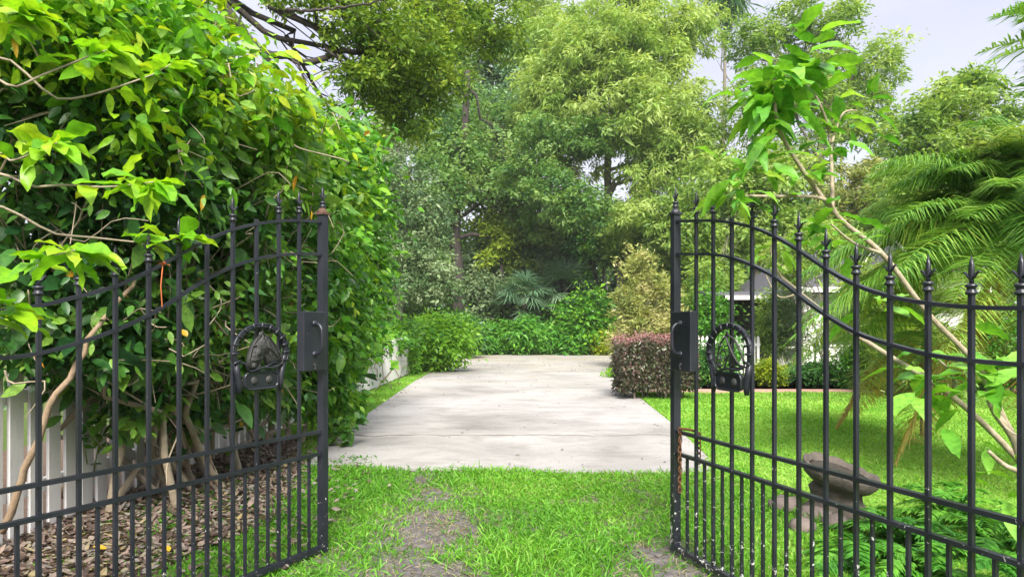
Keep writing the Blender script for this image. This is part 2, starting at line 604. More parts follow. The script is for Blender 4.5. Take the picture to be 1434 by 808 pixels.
w = bpy.data.worlds.new('World')
scene.world = w
w.use_nodes = True
nt = w.node_tree
bg = nt.nodes['Background']
sky = nt.nodes.new('ShaderNodeTexSky')
sky.sky_type = 'NISHITA'
sky.sun_disc = False
sky.sun_elevation = R(SUN_EL)
sky.sun_rotation = R(SUN_AZ)
tc = nt.nodes.new('ShaderNodeTexCoord')
cn = noise(nt, 1.6, 6, .6, tc.outputs['Generated'], .4)
cr = ramp(nt, [(.30, (.70, .70, .70)), (.62, (.97, .97, .97))], cn.outputs[0])
sz = nt.nodes.new('ShaderNodeSeparateXYZ')
nt.links.new(tc.outputs['Generated'], sz.inputs[0])
el = math_n(nt, 'MAXIMUM', sz.outputs[2], 0.0)
lum = ramp(nt, [(0.0, (4.4, 4.35, 4.7)), (.20, (4.0, 4.0, 4.5)), (.36, (3.3, 3.35, 4.1)), (1.0, (8.2, 8.2, 8.8))], el)
mx = mixc(nt, cr.outputs[0], sky.outputs[0], lum.outputs[0])
nt.links.new(mx, bg.inputs[0])
bg.inputs[1].default_value = .10

scene.view_settings.view_transform = 'Standard'
scene.view_settings.look = 'None'
scene.view_settings.gamma = 1
scene.view_settings.exposure = 1.32
scene.cycles.max_bounces = 9
scene.cycles.diffuse_bounces = 7
scene.cycles.transmission_bounces = 4
scene.cycles.transparent_max_bounces = 4
scene.cycles.use_denoising = True
scene.cycles.sample_clamp_indirect = 6

# ------------------------------------------------------------------ the ground
rng = np.random.default_rng(5)


def sheet(name, pts, z, mat, thick=0.0):
    mb = MB()
    if thick:
        mb.prism([(p[0], p[1]) for p in pts], z - thick, z)
    else:
        mb.raw([(p[0], p[1], z) for p in pts], list(range(len(pts))), [len(pts)])
    return tag(mb.build(name, mat), kind='structure')


sheet('ground', [(-600, -60), (600, -60), (600, 900), (-600, 900)], 0.0, 'ground_mat')
DL = [G(426, 655), G(474, 615), G(515, 581), G(579, 536), G(621, 512), G(645, 502), G(664, 497.5)]
DR = [G(862, 497.5), G(857, 506), G(850, 519), G(867, 538), G(900, 562), G(941, 595), G(988, 640), G(1000, 653)]
near = [G(998, 664), G(900, 665), G(780, 664), G(640, 661), G(520, 659)]
drive = np.array(DL + DR + near)[:, :2]
sheet('driveway', drive[::-1], .03, 'concrete', .09)


def inside(poly, x, y):
    poly = np.asarray(poly)
    res = np.zeros(len(x), bool)
    j = len(poly) - 1
    for i in range(len(poly)):
        xi, yi = poly[i][:2]
        xj, yj = poly[j][:2]
        c = ((yi > y) != (yj > y)) & (x < (xj - xi) * (y - yi) / (yj - yi + 1e-12) + xi)
        res ^= c
        j = i
    return res


# value noise used for worn patches and blade height
_ng = np.random.default_rng(11).random((64, 64))


def vnoise(x, y, s):
    x, y = np.asarray(x) * s + 100, np.asarray(y) * s + 100
    i, j = np.floor(x).astype(int), np.floor(y).astype(int)
    fx, fy = x - i, y - j
    fx, fy = fx * fx * (3 - 2 * fx), fy * fy * (3 - 2 * fy)
    g = lambda a, b: _ng[a % 64, b % 64]
    return (g(i, j) * (1 - fx) + g(i + 1, j) * fx) * (1 - fy) + (g(i, j + 1) * (1 - fx) + g(i + 1, j + 1) * fx) * fy


def bare(x, y):
    """how worn the turf is at the entrance: two wheel tracks"""
    n = vnoise(x, y, 2.2) * .6 + vnoise(x, y, 6) * .4
    cl = -.58 - .03 * (y - 4)
    wl = .36 + .14 * np.clip((5.2 - y) / 2, 0, 1)
    tl = np.exp(-((x - cl) / wl) ** 2) * (.65 + .45 * np.exp(-((y - 5.0) / 1.2) ** 2))
    cr_ = .95 + .02 * (y - 4)
    tr = np.exp(-((x - cr_) / .32) ** 2) * (.55 + .35 * np.clip((6.5 - y) / 3, 0, 1))
    tr += .7 * np.exp(-(((x - .95) / .5) ** 2 + ((y - 4.0) / .5) ** 2))
    lo = .6 * np.exp(-(((x + .75) / .5) ** 2 + ((y - 3.9) / .5) ** 2))
    n2 = vnoise(x + 7, y, 13)
    return np.clip((tl + tr + lo) * .85 + (n - .5) * 1.3 + (n2 - .5) * .8 + .07, 0, 1)


gx, gy = np.meshgrid(np.linspace(-3.3, 3.2, 150), np.linspace(.3, 7.42, 160))
V = np.stack([gx, gy, .004 + .012 * vnoise(gx, gy, 3)], -1).reshape(-1, 3)
i, j = np.meshgrid(np.arange(159), np.arange(149), indexing='ij')
f = np.stack([i * 150 + j, i * 150 + j + 1, (i + 1) * 150 + j + 1, (i + 1) * 150 + j], -1).reshape(-1)
mb = MB()
mb.raw(V, f, [4] * (159 * 149))
o = tag(mb.build('entrance_ground', 'entrance_mat', smooth=True), kind='structure')
a = o.data.attributes.new('bare', 'FLOAT', 'POINT')
a.data.foreach_set('value', bare(V[:, 0], V[:, 1]).astype(np.float32))

FX = -3.35                                             # the white fence line
bed = [(-6, 2.0), (-2.45, 2.4), (-2.15, 4), (-1.75, 5.5), (-2.2, 7.5), (-2.7, 9.0), (-3.25, 9.6), (-6, 9.6)]
sheet('planting_bed', bed, .022, 'mulch_mat')
verge = [tuple(p[:2]) for p in DL] + [(-2.8, 42), (-3.3, 24), (-3.3, 9.4), (-2.8, 8.8), (-2.2, 7.43)]
sheet('verge', verge[::-1], .012, 'verge_mat')
lawn = [(1.15, 3.0), (1.6, 5.5), (1.95, 7.42)] + [(p[0] + .02, p[1]) for p in DR[::-1][1:6]] + [(2.3, 16.2), (30, 16.2), (30, 1.0), (2.3, 1.0)]
sheet('lawn', lawn[::-1], .016, 'lawn_mat')
sheet('garden_path', [(2.9, 16.0), (24, 16.0), (24, 17.1), (2.9, 17.3)], .024, 'brick_path')


def scatter_blades(name, n, x0, x1, y0, y1, keep, L, W, mat, rng, lean=.5, ypow=1.0, tint=.45, z=.01):
    x = rng.uniform(x0, x1, n)
    y = y0 + (y1 - y0) * rng.random(n) ** ypow
    k = keep(x, y)
    x, y = x[k], y[k]
    n = len(x)
    pos = np.stack([x, y, np.full(n, z)], 1)
    ax = unit(np.stack([rng.normal(0, lean, n), rng.normal(0, lean, n), np.ones(n) * .9], 1))
    nr = rng.normal(size=(n, 3))
    sc = np.exp(rng.normal(0, .3, n)) * (.65 + .7 * vnoise(x, y, 1.7))
    far = np.clip(y / 6, 1, 2.2)
    tt = tint + (vnoise(x, y, 1.1) - .5) * .5 + rng.normal(0, .17, n)
    mb = MB()
    mb.leaves(pos, ax, nr, L * sc * (1 + .15 * (far - 1)), W * far * rng.uniform(.7, 1.3, n), 'blade', .35, .1, tt)
    return tag(mb.build(name, mat), kind='stuff')


def keep_entr(x, y):
    b = bare(x, y)
    return (rng.random(len(x)) > b * .97) & ~inside(drive, x, y - .02 - .10 * vnoise(x, y, 3)) & (rng.random(len(x)) > .75 * inside(bed, x, y) * (x < -1.9))


scatter_blades('entrance_grass', 92000, -3.0, 2.4, 2.2, 7.45, keep_entr, .075, .009, 'grass_blade', rng, .6, tint=.42)
scatter_blades('straw_grass', 60000, -2.4, 2.2, 2.2, 7.3, lambda x, y: (rng.random(len(x)) < np.clip(bare(x, y) * 1.6, 0, 1) * (.25 + .75 * vnoise(x, y, 5)) * .75) & ~inside(drive, x, y), .055, .006, 'straw_blade', rng, 1.3, tint=.45)
scatter_blades('lawn_grass', 230000, 1.1, 15, 2.6, 16.2, lambda x, y: inside(lawn, x, y) & (x < .85 * y + 1.2), .055, .009, 'lawn_blade', rng, .6, tint=.42, z=.016)
scatter_blades('verge_grass', 42000, -3.3, -.9, 7.0, 34, lambda x, y: inside(verge, x, y), .05, .010, 'lawn_blade', rng, .6, 1.4, .40, .012)

# leaf litter under the shrubs on the left
n = 17000
x = rng.uniform(-3.4, -1.3, n)
y = rng.uniform(2.4, 9.5, n)
k = (inside(bed, x, y) | (rng.random(n) < .12)) & ~inside(drive, x, y)
x, y = x[k], y[k]
n = len(x)
mb = MB()
mb.leaves(np.stack([x, y, .028 + .03 * rng.random(n)], 1), np.stack([rng.normal(size=n), rng.normal(size=n), rng.normal(0, .25, n)], 1),
          np.stack([rng.normal(0, .35, n), rng.normal(0, .35, n), np.ones(n)], 1), rng.uniform(.03, .085, n), rng.uniform(.018, .042, n), 'full', -.15, .3, rng.random(n))
tag(mb.build('leaf_litter', 'dead_leaf'), kind='stuff')
# crumbs of leaf and twig blown over the concrete, thickest along its edges
n = 6000
x = rng.uniform(-3, 6, n)
y = 7.2 + 30 * rng.random(n) ** 1.6
lx = np.interp(y, [p[1] for p in DL], [p[0] for p in DL])
rx = np.interp(y, [p[1] for p in DR[::-1]], [p[0] for p in DR[::-1]])
k = inside(drive, x, y) & (rng.random(n) < .05 + .9 * np.exp(-np.minimum(x - lx, rx - x) / .14) + .12 * (y > 24))
x, y = x[k], y[k]
n = len(x)
mb = MB()
mb.leaves(np.stack([x, y, np.full(n, .034)], 1), np.stack([rng.normal(size=n), rng.normal(size=n), rng.normal(0, .15, n)], 1), np.stack([rng.normal(0, .3, n), rng.normal(0, .3, n), np.ones(n)], 1),
          rng.uniform(.012, .05, n) * np.clip(y / 10, 1, 2), rng.uniform(.006, .022, n) * np.clip(y / 10, 1, 2), 'full', -.1, .3, rng.random(n) * .6)
tag(mb.build('leaf_crumbs', 'dead_leaf'), kind='stuff')
# sparse weeds in the litter
n = 5000
x = rng.uniform(-3.0, -1.4, n)
y = rng.uniform(2.6, 8, n)
k = vnoise(x, y, 2.4) > .45
x, y = x[k], y[k]
n = len(x)
mb = MB()
mb.leaves(np.stack([x, y, np.full(n, .02)], 1), np.stack([rng.normal(0, .8, n), rng.normal(0, .8, n), np.ones(n) * .6], 1), rng.normal(size=(n, 3)) + [0, 0, 1], rng.uniform(.04, .10, n), rng.uniform(.012, .03, n), 'mid', .4, .2, rng.normal(.5, .2, n))
tag(mb.build('ground_weeds', 'hedge_leaf'), kind='stuff')

# single fallen leaves one can point at
FALL = [(150, 768, 'yellow_leaf', 'yellow fallen leaf on the litter behind the left gate, nearest the photo edge'),
        (237, 772, 'yellow_leaf', 'bright yellow fallen leaf on the litter left of the brown tufts behind the left gate'),
        (401, 737, 'dead_leaf', 'orange brown fallen leaf in grass behind the left gate latch end'),
        (650, 606, 'dead_leaf', 'small brown leaf on the concrete just above the crack, left one of two'),
        (656, 601, 'dead_leaf', 'small brown leaf on the concrete just above the crack, right one of two'),
        (713, 649, 'dead_leaf', 'brown leaf lying on the near edge of the concrete driveway'),
        (722, 637, 'dead_leaf', 'dark crumpled leaf on the concrete near the grass edge'),
        (787, 630, 'dead_leaf', 'tiny dark leaf on the concrete right of the driveway centre'),
        (544, 681, 'dead_leaf', 'pale dry leaf in the grass near the left gate post'),
        (472, 729, 'dead_leaf', 'pale curled leaf in the grass beside the left gate foot'),
        (857, 570, 'dead_leaf', 'dark leaf on the concrete near the red hedge')]
for q, (px, py, mt, lb) in enumerate(FALL):
    z = .036 if 590 < py < 655 or py == 570 else .06
    c = G(px, py, z)
    mb = MB()
    a_ = rng.uniform(0, 6.28)
    s_ = .085 if mt == 'yellow_leaf' else .06
    mb.leaves([(0, 0, 0)], [(math.cos(a_), math.sin(a_), .1)], [(.2, -.3, 1)], s_, s_ * .55, 'full', -.15, .35, [.3 + .07 * q % .6])
    tag(mb.build('fallen_leaf', mt, loc=c), lb, 'leaf', 'fallen leaves')


# ------------------------------------------------------------------ the gates
def finial_mesh():
    mb = MB()
    mb.lathe([(.019, 0), (.024, .003), (.024, .010), (.018, .013), (.018, .026), (.024, .029), (.024, .037), (.014, .042)], 12)
    # spear blade: a flat pointed diamond
    zs = [.040, .065, .085, .115, .150]
    ws = [.013, .011, .016, .013, .0015]
    ds = [.011, .008, .008, .006, .0015]
    V, n = [], len(zs)
    for z_, w_, d_ in zip(zs, ws, ds):
        V += [(w_, 0, z_), (0, d_, z_), (-w_, 0, z_), (0, -d_, z_)]
    L, S = [], []
    for q in range(n - 1):
        for e in range(4):
            L += [q * 4 + e, q * 4 + (e + 1) % 4, q * 4 + 4 + (e + 1) % 4, q * 4 + 4 + e]
            S.append(4)
    L += [3, 2, 1, 0] + [(n - 1) * 4 + e for e in range(4)]
    S += [4, 4]
    mb.raw(V, L, S)
    for sg in (-1, 1):
        p = [(sg * .004, 0, .060), (sg * .014, 0, .068), (sg * .024, 0, .080), (sg * .033, 0, .086), (sg * .041, 0, .083)]
        mb.tube(p, [.006, .007, .006, .005, .002], 6)
    return mb


FIN = None


def make_gate(name, label, lx, k, vp, top_pts, mid_pts, side, bars_px, missing, post_px):
    """gate plane runs from the latch post (u = 0) towards the hinge, nearer the camera; local x = u, local z = up, viewer on side*y"""
    global FIN
    ZL = 4.575
    s = math.sqrt(1 + k * k)
    zdep = lambda px: ZL * (post_px - vp) / (px - vp)
    U = lambda px: (ZL - zdep(px)) * s
    zz = lambda px, py: H - (py - HZ) * zdep(px) / F
    ux, uy = lx / abs(lx) * abs(k) / s, -1 / s
    root = empty(name, (lx, ZL, 0.0), label, 'gate', 'entrance gates', math.atan2(uy, ux))
    Lg = 2.95
    tu = np.array([U(a) for a, b in top_pts] + [Lg])
    tz = np.array([zz(a, b) for a, b in top_pts])
    tz = np.append(tz, tz[-1])
    mu = np.array([U(a) for a, b in mid_pts] + [Lg])
    mz = np.array([zz(a, b) for a, b in mid_pts])
    mz = np.append(mz, mz[-1])
    us = np.linspace(0, Lg, 60)

    def sm(u, uu, vv):
        return np.mean([np.interp(u + d_, uu, vv) for d_ in (-.07, -.035, 0, .035, .07)], axis=0)
    topz = lambda u: sm(u, tu, tz)
    midz = lambda u: sm(u, mu, mz)
    bu = [U(q) for q in bars_px]
    step = (bu[-1] - bu[0]) / (len(bu) - 1)
    bu = [bu[0] + step * q + .0 for q in range(len(bu))]
    while bu[-1] + step < Lg - .1:
        bu.append(bu[-1] + step)
    hw = .0088

    def rail_strip(nm, zf, hh=.0078, dd=.013, lab=None):
        m_ = MB()
        zc = zf(us) if callable(zf) else np.full(60, zf)
        V = []
        for u_, z_ in zip(us, zc):
            V += [(u_, -dd, z_ - hh), (u_, dd, z_ - hh), (u_, dd, z_ + hh), (u_, -dd, z_ + hh)]
        L_, S_ = [], []
        for q in range(59):
            for e in range(4):
                L_ += [q * 4 + e, q * 4 + (e + 1) % 4, q * 4 + 4 + (e + 1) % 4, q * 4 + 4 + e]
                S_.append(4)
        L_ += [3, 2, 1, 0] + [59 * 4 + e for e in range(4)]
        S_ += [4, 4]
        m_.raw(V, L_, S_)
        return m_.build(nm, 'gate_paint', root)
    rail_strip('top_rail', topz)
    rail_strip('curved_rail', midz)
    rail_strip('middle_rail', .803, .0095, .015)
    rail_strip('lower_rail', .663, .0095, .0152)
    rail_strip('bottom_rail', .062, .014, .020)
    if FIN is None:
        FIN = finial_mesh().build('finial', 'gate_paint', None, True)
        fin0 = True
    else:
        fin0 = False
    first = [fin0]

    def put_fin(par, u_, z_):
        if first[0]:
            o_ = FIN
            first[0] = False
        else:
            o_ = FIN.copy()
            COL.objects.link(o_)
        o_.parent = par
        o_.scale = (.88, .88, .95)
        o_.location = (u_, 0, z_)
    for q, u_ in enumerate(bu):
        zt = float(topz(u_)) + (.045 if q not in missing else .028)
        m_ = MB()
        m_.box((u_ - hw, -hw, .05), (u_ + hw, hw, zt))
        b_ = m_.build('bar', 'gate_paint', root)
        if q not in missing:
            put_fin(b_, u_, zt)
        nxt = bu[q + 1] if q + 1 < len(bu) else Lg
        mid = (u_ + nxt) / 2
        m_ = MB()
        m_.box((mid - .0075, -.0075, .05), (mid + .0075, .0075, .662))
        m_.build('short_bar', 'gate_paint', root)
    m_ = MB()
    mid = (.02 + bu[0]) / 2 + .01
    m_.box((mid - .0075, -.0075, .05), (mid + .0075, .0075, .662))
    m_.build('short_bar', 'gate_paint', root)
    # latch post with cap, hinge stile
    m_ = MB()
    m_.box((-.024, -.024, .035), (.024, .024, 2.185))
    po = m_.build('latch_post', 'gate_paint', root)
    m_ = MB()
    m_.box((-.034, -.034, 2.186), (.034, .034, 2.20))
    m_.lathe([(.031, 2.20), (.026, 2.215), (.016, 2.225), (.016, 2.235)], 16)
    m_.build('post_cap', 'rust_cap' if side > 0 else 'gate_paint', po, False)
    put_fin(po, 0, 2.232)
    m_ = MB()
    m_.box((Lg, -.034, .035), (Lg + .07, .034, 1.62))
    m_.build('hinge_stile', 'gate_paint', root)
    # lock plate, between the post and the first bar
    m_ = MB()
    y0, y1 = sorted((side * .008, side * .052))
    m_.box((.026, y0, 1.195), (bu[0] + .016, y1, 1.565))
    lk = m_.build('lock_box', 'gate_paint', root)
    bv = lk.modifiers.new('bevel', 'BEVEL')
    bv.width = .006
    bv.segments = 2
    ym = side * .052
    uc = (.036 + bu[0]) / 2 + .01
    m_ = MB()
    hp = smooth_path([(uc, ym - side * .01, 1.30), (uc, ym + side * .03, 1.305), (uc, ym + side * .055, 1.335), (uc, ym + side * .058, 1.40), (uc, ym + side * .055, 1.455), (uc, ym + side * .03, 1.485), (uc, ym - side * .01, 1.49)], 22)
    m_.tube(hp, .0105, 8)
    for zc in (1.30, 1.49):
        m_.tube([(uc, ym - side * .004, zc), (uc, ym + side * .008, zc)], .02, 12)
    m_.build('handle', 'gate_paint', lk, True)
    m_ = MB()
    m_.tube([(uc, ym - side * .004, 1.235), (uc, ym + side * .006, 1.235)], .012, 12)
    m_.box((uc - .003, min(ym, ym + side * .008), 1.205), (uc + .003, max(ym, ym + side * .008), 1.235))
    m_.build('keyhole', 'emblem_iron', lk, False)
    # horse-head emblem in a horseshoe above a plaque
    ue, ze, re = U(post_px + (vp - post_px) / abs(vp - post_px) * (-91 if side > 0 else -80)), 1.324, .148
    fx = side                                   # +u runs to the picture's left on the left gate and to its right on the right gate
    eo = MB()
    T = lambda x_, y_, d_: (ue - fx * x_ * 1.3, side * (.02 + d_), ze + y_)      # x_ to the viewer's right, y_ up, d_ towards the viewer
    ang = np.linspace(R(-22), R(202), 40)
    arc = [T(re * math.cos(t), re * math.sin(t) * 1.0, 0) for t in ang]
    eo.tube(arc, .0165, 8)
    arc2 = [T((re + .012) * math.cos(t), (re + .012) * math.sin(t), .012) for t in ang]
    eo.tube(arc2, .006, 6)
    for t in np.linspace(R(-20), R(200), 13):
        eo.tube([T((re - .02) * math.cos(t), (re - .02) * math.sin(t), .016), T((re + .02) * math.cos(t), (re + .02) * math.sin(t), .016)], .0065, 6)
    for sg in (-1, 1):
        eo.tube([T(sg * .138, -.055, 0), T(sg * .128, -.12, 0), T(sg * .118, -.18, 0), T(sg * .122, -.225, 0)], [.0165, .018, .019, .013], 8)
    em = eo.build('horseshoe_emblem', 'gate_paint', root, True)
    # head: outline with relief
    ol = [(312, 250), (322, 208), (342, 242), (395, 268), (440, 328), (480, 400), (508, 470), (500, 492), (430, 505), (372, 496), (362, 440), (345, 402), (328, 425), (312, 462), (298, 508), (266, 526), (230, 512), (210, 480), (220, 420), (234, 358), (262, 300), (292, 262)]
    pts = [((a_ - 325) / 220 * re, -(b_ - 385) / 220 * re) for a_, b_ in ol]
    hb = MB()
    n_ = len(pts)
    cx_, cy_ = .0, .03
    V = [T(a_, b_, -.012) for a_, b_ in pts] + [T(a_, b_, .010) for a_, b_ in pts] + [T(cx_ + (a_ - cx_) * .72, cy_ + (b_ - cy_) * .72, .026) for a_, b_ in pts]
    L_, S_ = [], []
    for lay in range(2):
        for q in range(n_):
            r_ = (q + 1) % n_
            L_ += [lay * n_ + q, lay * n_ + r_, lay * n_ + n_ + r_, lay * n_ + n_ + q]
            S_.append(4)
    L_ += list(range(n_))[::-1] + list(range(2 * n_, 3 * n_))
    S_ += [n_, n_]
    if side > 0:
        hb.raw(V, L_, S_)
    hb.tube([T(a_, b_, .016) for a_, b_ in pts + pts[:1]], .0055, 6)

    def blob(x_, y_, d_, rx_, ry_, rd_):
        a_ = np.linspace(0, 2 * math.pi, 13)[:-1]
        V_, L2, S2 = [], [], []
        for e, (q1, q2) in enumerate([(1, 0), (.85, .5), (.5, .85), (.05, 1)]):
            V_ += [T(x_ + rx_ * q1 * math.cos(t), y_ + ry_ * q1 * math.sin(t), d_ + rd_ * q2) for t in a_]
        for e in range(3):
            for q in range(12):
                L2 += [e * 12 + q, e * 12 + (q + 1) % 12, e * 12 + 12 + (q + 1) % 12, e * 12 + 12 + q]
                S2.append(4)
        L2 += list(range(36, 48))
        S2.append(12)
        hb.raw(V_, L2, S2)
    if side < 0:
        cheek = [T(-.030 + .022 * math.cos(t), -.018 + .034 * math.sin(t), .016) for t in np.linspace(0, 6.283, 15)]
        hb.tube(cheek, .004, 6)
        for q in range(4):
            hb.tube(smooth_path([T(.03 + .012 * q, .05 - .03 * q, .014), T(.02 + .012 * q, .0 - .02 * q, .018), T(.015 + .014 * q, -.07, .014)], 8), .0045, 6)
    else:
        blob(-.026, .000, .022, .018, .024, .012)          # cheek
    blob(-.050, -.072, .020, .014, .018, .010)          # muzzle
    blob(-.046, .038, .022, .009, .007, .011)           # eye
    blob(-.060, -.078, .03, .006, .005, .006)           # nostril
    blob(-.006, .098, .006, .009, .020, .012)            # ear
    for q in range(7):                                  # locks of the mane
        t = q / 6
        hb.tube(smooth_path([T(.005 + .02 * t, .085 - .05 * t, .026), T(.025 + .04 * t, .06 - .07 * t, .036), T(.04 + .05 * t, .01 - .06 * t, .028), T(.03 + .07 * t, -.05 - .015 * t, .018)], 9), np.linspace(.0075, .003, 9), 6)
    hb.tube([T(-.068, -.045, .022), T(-.04, -.04, .036), T(-.008, -.03, .026)], .004, 6)
    hb.build('horse_head', 'emblem_iron', em, True)
    pb = MB()
    w_, h_ = .094, .048
    out_ = []
    for cx2, cy2, a0 in ((w_ - .03, h_ - .03, 0), (-w_ + .03, h_ - .03, 90), (-w_ + .03, -h_ + .03, 180), (w_ - .03, -h_ + .03, 270)):
        for t in np.linspace(a0, a0 + 90, 6):
            out_.append((cx2 + .03 * math.cos(R(t)), -.160 + cy2 + .03 * math.sin(R(t))))
    n_ = len(out_)
    V = [T(a_, b_, -.008) for a_, b_ in out_] + [T(a_, b_, .010) for a_, b_ in out_]
    L_, S_ = [], []
    for q in range(n_):
        r_ = (q + 1) % n_
        L_ += [q, r_, n_ + r_, n_ + q]
        S_.append(4)
    L_ += list(range(n_))[::-1] + list(range(n_, 2 * n_))
    S_ += [n_, n_]
    pb.raw(V, L_, S_)
    rim = [T(a_, b_, .012) for a_, b_ in out_] + [T(out_[0][0], out_[0][1], .012)]
    pb.tube(rim, .0065, 6)
    pl = pb.build('plaque', 'gate_paint', em, False)
    hb = MB()
    blob(-.042, -.160, .009, .020, .025, .012)
    hb.build('plaque_boss', 'emblem_iron', em, True)
    hb = MB()
    blob(.044, -.160, .009, .020, .025, .012)
    hb.build('plaque_boss', 'emblem_iron', em, True)
    # ropework swags at the foot of the shoe
    rb = MB()
    rb.tube(smooth_path([T(-.13, -.05, .01), T(-.10, -.065, .02), T(-.07, -.105, .016), T(0, -.088, .02), T(.06, -.092, .02), T(.11, -.08, .012)], 22), .007, 6)
    rb.tube(smooth_path([T(.125, -.075, .01), T(.07, -.062, .02), T(.02, -.085, .018)], 14), .006, 6)
    rb.build('rope_trim', 'gate_paint', em, True)
    return root


make_gate('iron_gate', 'black iron gate leaf on the left of the driveway, hung with leafy branches', (452 - CX) * 4.575 / F, -.491, 1208, 
          [(452, 311), (424, 309), (393, 309), (362, 313), (328, 320), (291, 335), (250, 357), (209, 380), (161, 402), (110, 415), (54, 429), (5, 436)],
          [(452, 357), (424, 355), (393, 357), (362, 361), (328, 372), (291, 389), (250, 416), (209, 442), (161, 463), (109, 481), (53, 496), (5, 502)],
          1, [419, 389, 360, 325, 288, 250, 208, 161, 110, 54], {2, 4}, 452)
make_gate('iron_gate', 'black iron gate leaf on the right before the lawn, white paint flakes low down', (946 - CX) * 4.575 / F, .307, 410,
          [(946, 310), (1000, 309), (1028, 312), (1058, 319), (1092, 334), (1128, 356), (1164, 381), (1206, 403), (1256, 418), (1306, 426), (1368, 431), (1434, 432)],
          [(946, 356), (975, 356), (1000, 356), (1028, 361), (1058, 373), (1092, 391), (1128, 421), (1164, 446), (1206, 470), (1256, 485), (1306, 498), (1368, 506), (1434, 511)],
          -1, [975, 1000, 1028, 1058, 1092, 1128, 1164, 1206, 1256, 1306, 1368, 1430], {2}, 946)

# rusty chain hanging round the right gate's rails beside the latch post
root = empty('chain', (1.03, 4.50, .80), 'short rusty chain looped over the rails beside the right gate latch post', 'chain')


def link(c, rot):
    m_ = MB()
    t = np.linspace(0, 2 * math.pi, 15)[:-1]
    p = [(0.011 * math.cos(a_) * math.cos(rot), 0.011 * math.cos(a_) * math.sin(rot), .02 * math.sin(a_)) for a_ in t]
    p.append(p[0])
    m_.tube(np.array(p) + np.array(c), .0042, 6, False)
    m_.build('link', 'chain_rust', root, True)


for q in range(13):
    link((.025 + .002 * math.sin(q), -.015, .02 - q * .031), (q % 2) * 1.57 + .3)
for q in range(6):
    link((.115, -.13, .005 - q * .031), (q % 2) * 1.57 + .5)
m_ = MB()
m_.tube(smooth_path([(.02, -.02, .03), (.05, -.07, .035), (.09, -.11, .03), (.115, -.135, .012)], 10), .008, 6)
m_.build('link', 'chain_rust', root, True)

# ------------------------------------------------------------------ white picket fence on the left
root = empty('picket_fence', (FX, 3.3, 0), 'long white picket fence along the left side behind the leafy shrubs', 'fence')
r2 = np.random.default_rng(3)
y = 3.4
for q in range(99):
    m_ = MB()
    hw_ = .066
    t_ = 1.22 + r2.normal(0, .008)
    pr = [(-hw_, .05), (hw_, .05), (hw_, t_ - .07), (.03, t_), (-.03, t_), (-hw_, t_ - .07)]
    V = [(0.022, a_, b_) for a_, b_ in pr] + [(0.0, a_, b_) for a_, b_ in pr]
    L_ = list(range(6)) + list(range(6, 12))[::-1]
    S_ = [6, 6]
    for e in range(6):
        L_ += [e, 6 + e, 6 + (e + 1) % 6, (e + 1) % 6]
        S_.append(4)
    m_.raw(V, L_, S_)
    b_ = m_.build('picket', 'white_paint', root)
    b_.location = (0, y - 3.3, 0)
    b_.rotation_euler = (r2.normal(0, .006), 0, 0)
    y += .2
for z_ in (.3, .95):
    m_ = MB()
    m_.box((-.042, 0, z_), (-.003, 20, z_ + .09))
    m_.build('rail', 'white_paint', root)
for q in range(9):
    m_ = MB()
    m_.box((-.135, q * 2.45 - .05, 0), (-.045, q * 2.45 + .05, 1.15))
    m_.build('post', 'white_paint', root)


# ------------------------------------------------------------------ left-hand shrubs
def shrub(name, label, base, lobes, leaf, stem, per, L, W, rc, seed, nst=5, rs=.03, group=None, cat='shrub', frac=.3, spread=.25, **kw):
    rng = np.random.default_rng(seed)
    base = np.asarray(base, float)
    root = empty(name, base, label, cat, group)
    mb = MB()
    cs = clumps(mb, lobes, rng, per, L, W, rc, **kw)
    mb.build('foliage', leaf, root, origin=base, smooth=(kw.get('style') == 'full'))
    sb = MB()
    for (c, r, n), cen in zip(lobes, cs):
        b0 = base + rng.normal(0, spread, 3) * np.array([1, 1, 0])
        b0[1] += rng.normal(0, spread)
        p = curve(b0, np.asarray(c), rng, .12, 9)
        sb.tube(p, rs * np.linspace(1, .3, 9), 7, False)
        for q in rng.choice(len(cen), max(1, int(len(cen) * frac)), replace=False):
            s_ = p[int(rng.integers(4, 9))]
            sb.tube(curve(s_, cen[q], rng, .14, 6), np.linspace(rs * .28, rs * .12, 6), 4, False)
    sb.build('stems', stem, root, origin=base, smooth=True)
    return root, cs


lobA = [lob(20, 90, 4.6, .75, .70, 44), lob(120, 120, 5.0, .8, .7, 52), lob(215, 150, 5.5, .85, .75, 58), lob(60, 280, 4.7, .7, .65, 28),
        lob(170, 300, 5.2, .75, .75, 32), lob(290, 210, 6.2, .9, .85, 60), lob(265, 340, 6.0, .8, .8, 36), lob(100, 430, 5.0, .45, .4, 20),
        lob(210, 450, 5.6, .5, .5, 24), lob(310, 440, 6.6, .65, .6, 34), lob(350, 330, 6.9, .8, .85, 60), lob(345, 540, 7.3, .5, .45, 26), lob(290, 530, 6.6, .42, .35, 18), lob(200, 545, 5.6, .26, .22, 7), lob(70, 470, 4.8, .35, .22, 10), lob(160, 500, 5.3, .4, .25, 12), lob(250, 570, 6.2, .35, .2, 8)]
root, csA = shrub('leafy_shrub', 'tall sprawling shrub of broad green leaves over the white fence behind the left gate', G(240, 690), lobA, 'shrub_leaf', 'stem_pale', 80, .075, .040, .24, 21,
                rs=.034, style='full', bend=.25, tint=.6, tvar=.22, lvar=.17, droop=.35, qn=.17, ln=.42, frac=1.0, spread=.35)
rngA = np.random.default_rng(33)
mb = MB()
top = [lob(60, 40, 4.2, .6, .4, 46), lob(170, 70, 4.7, .7, .35, 52), lob(255, 115, 5.4, .7, .35, 50), lob(320, 165, 6.1, .65, .35, 44), lob(160, 160, 4.6, .5, .3, 18), lob(400, 190, 7.2, .6, .28, 30)]
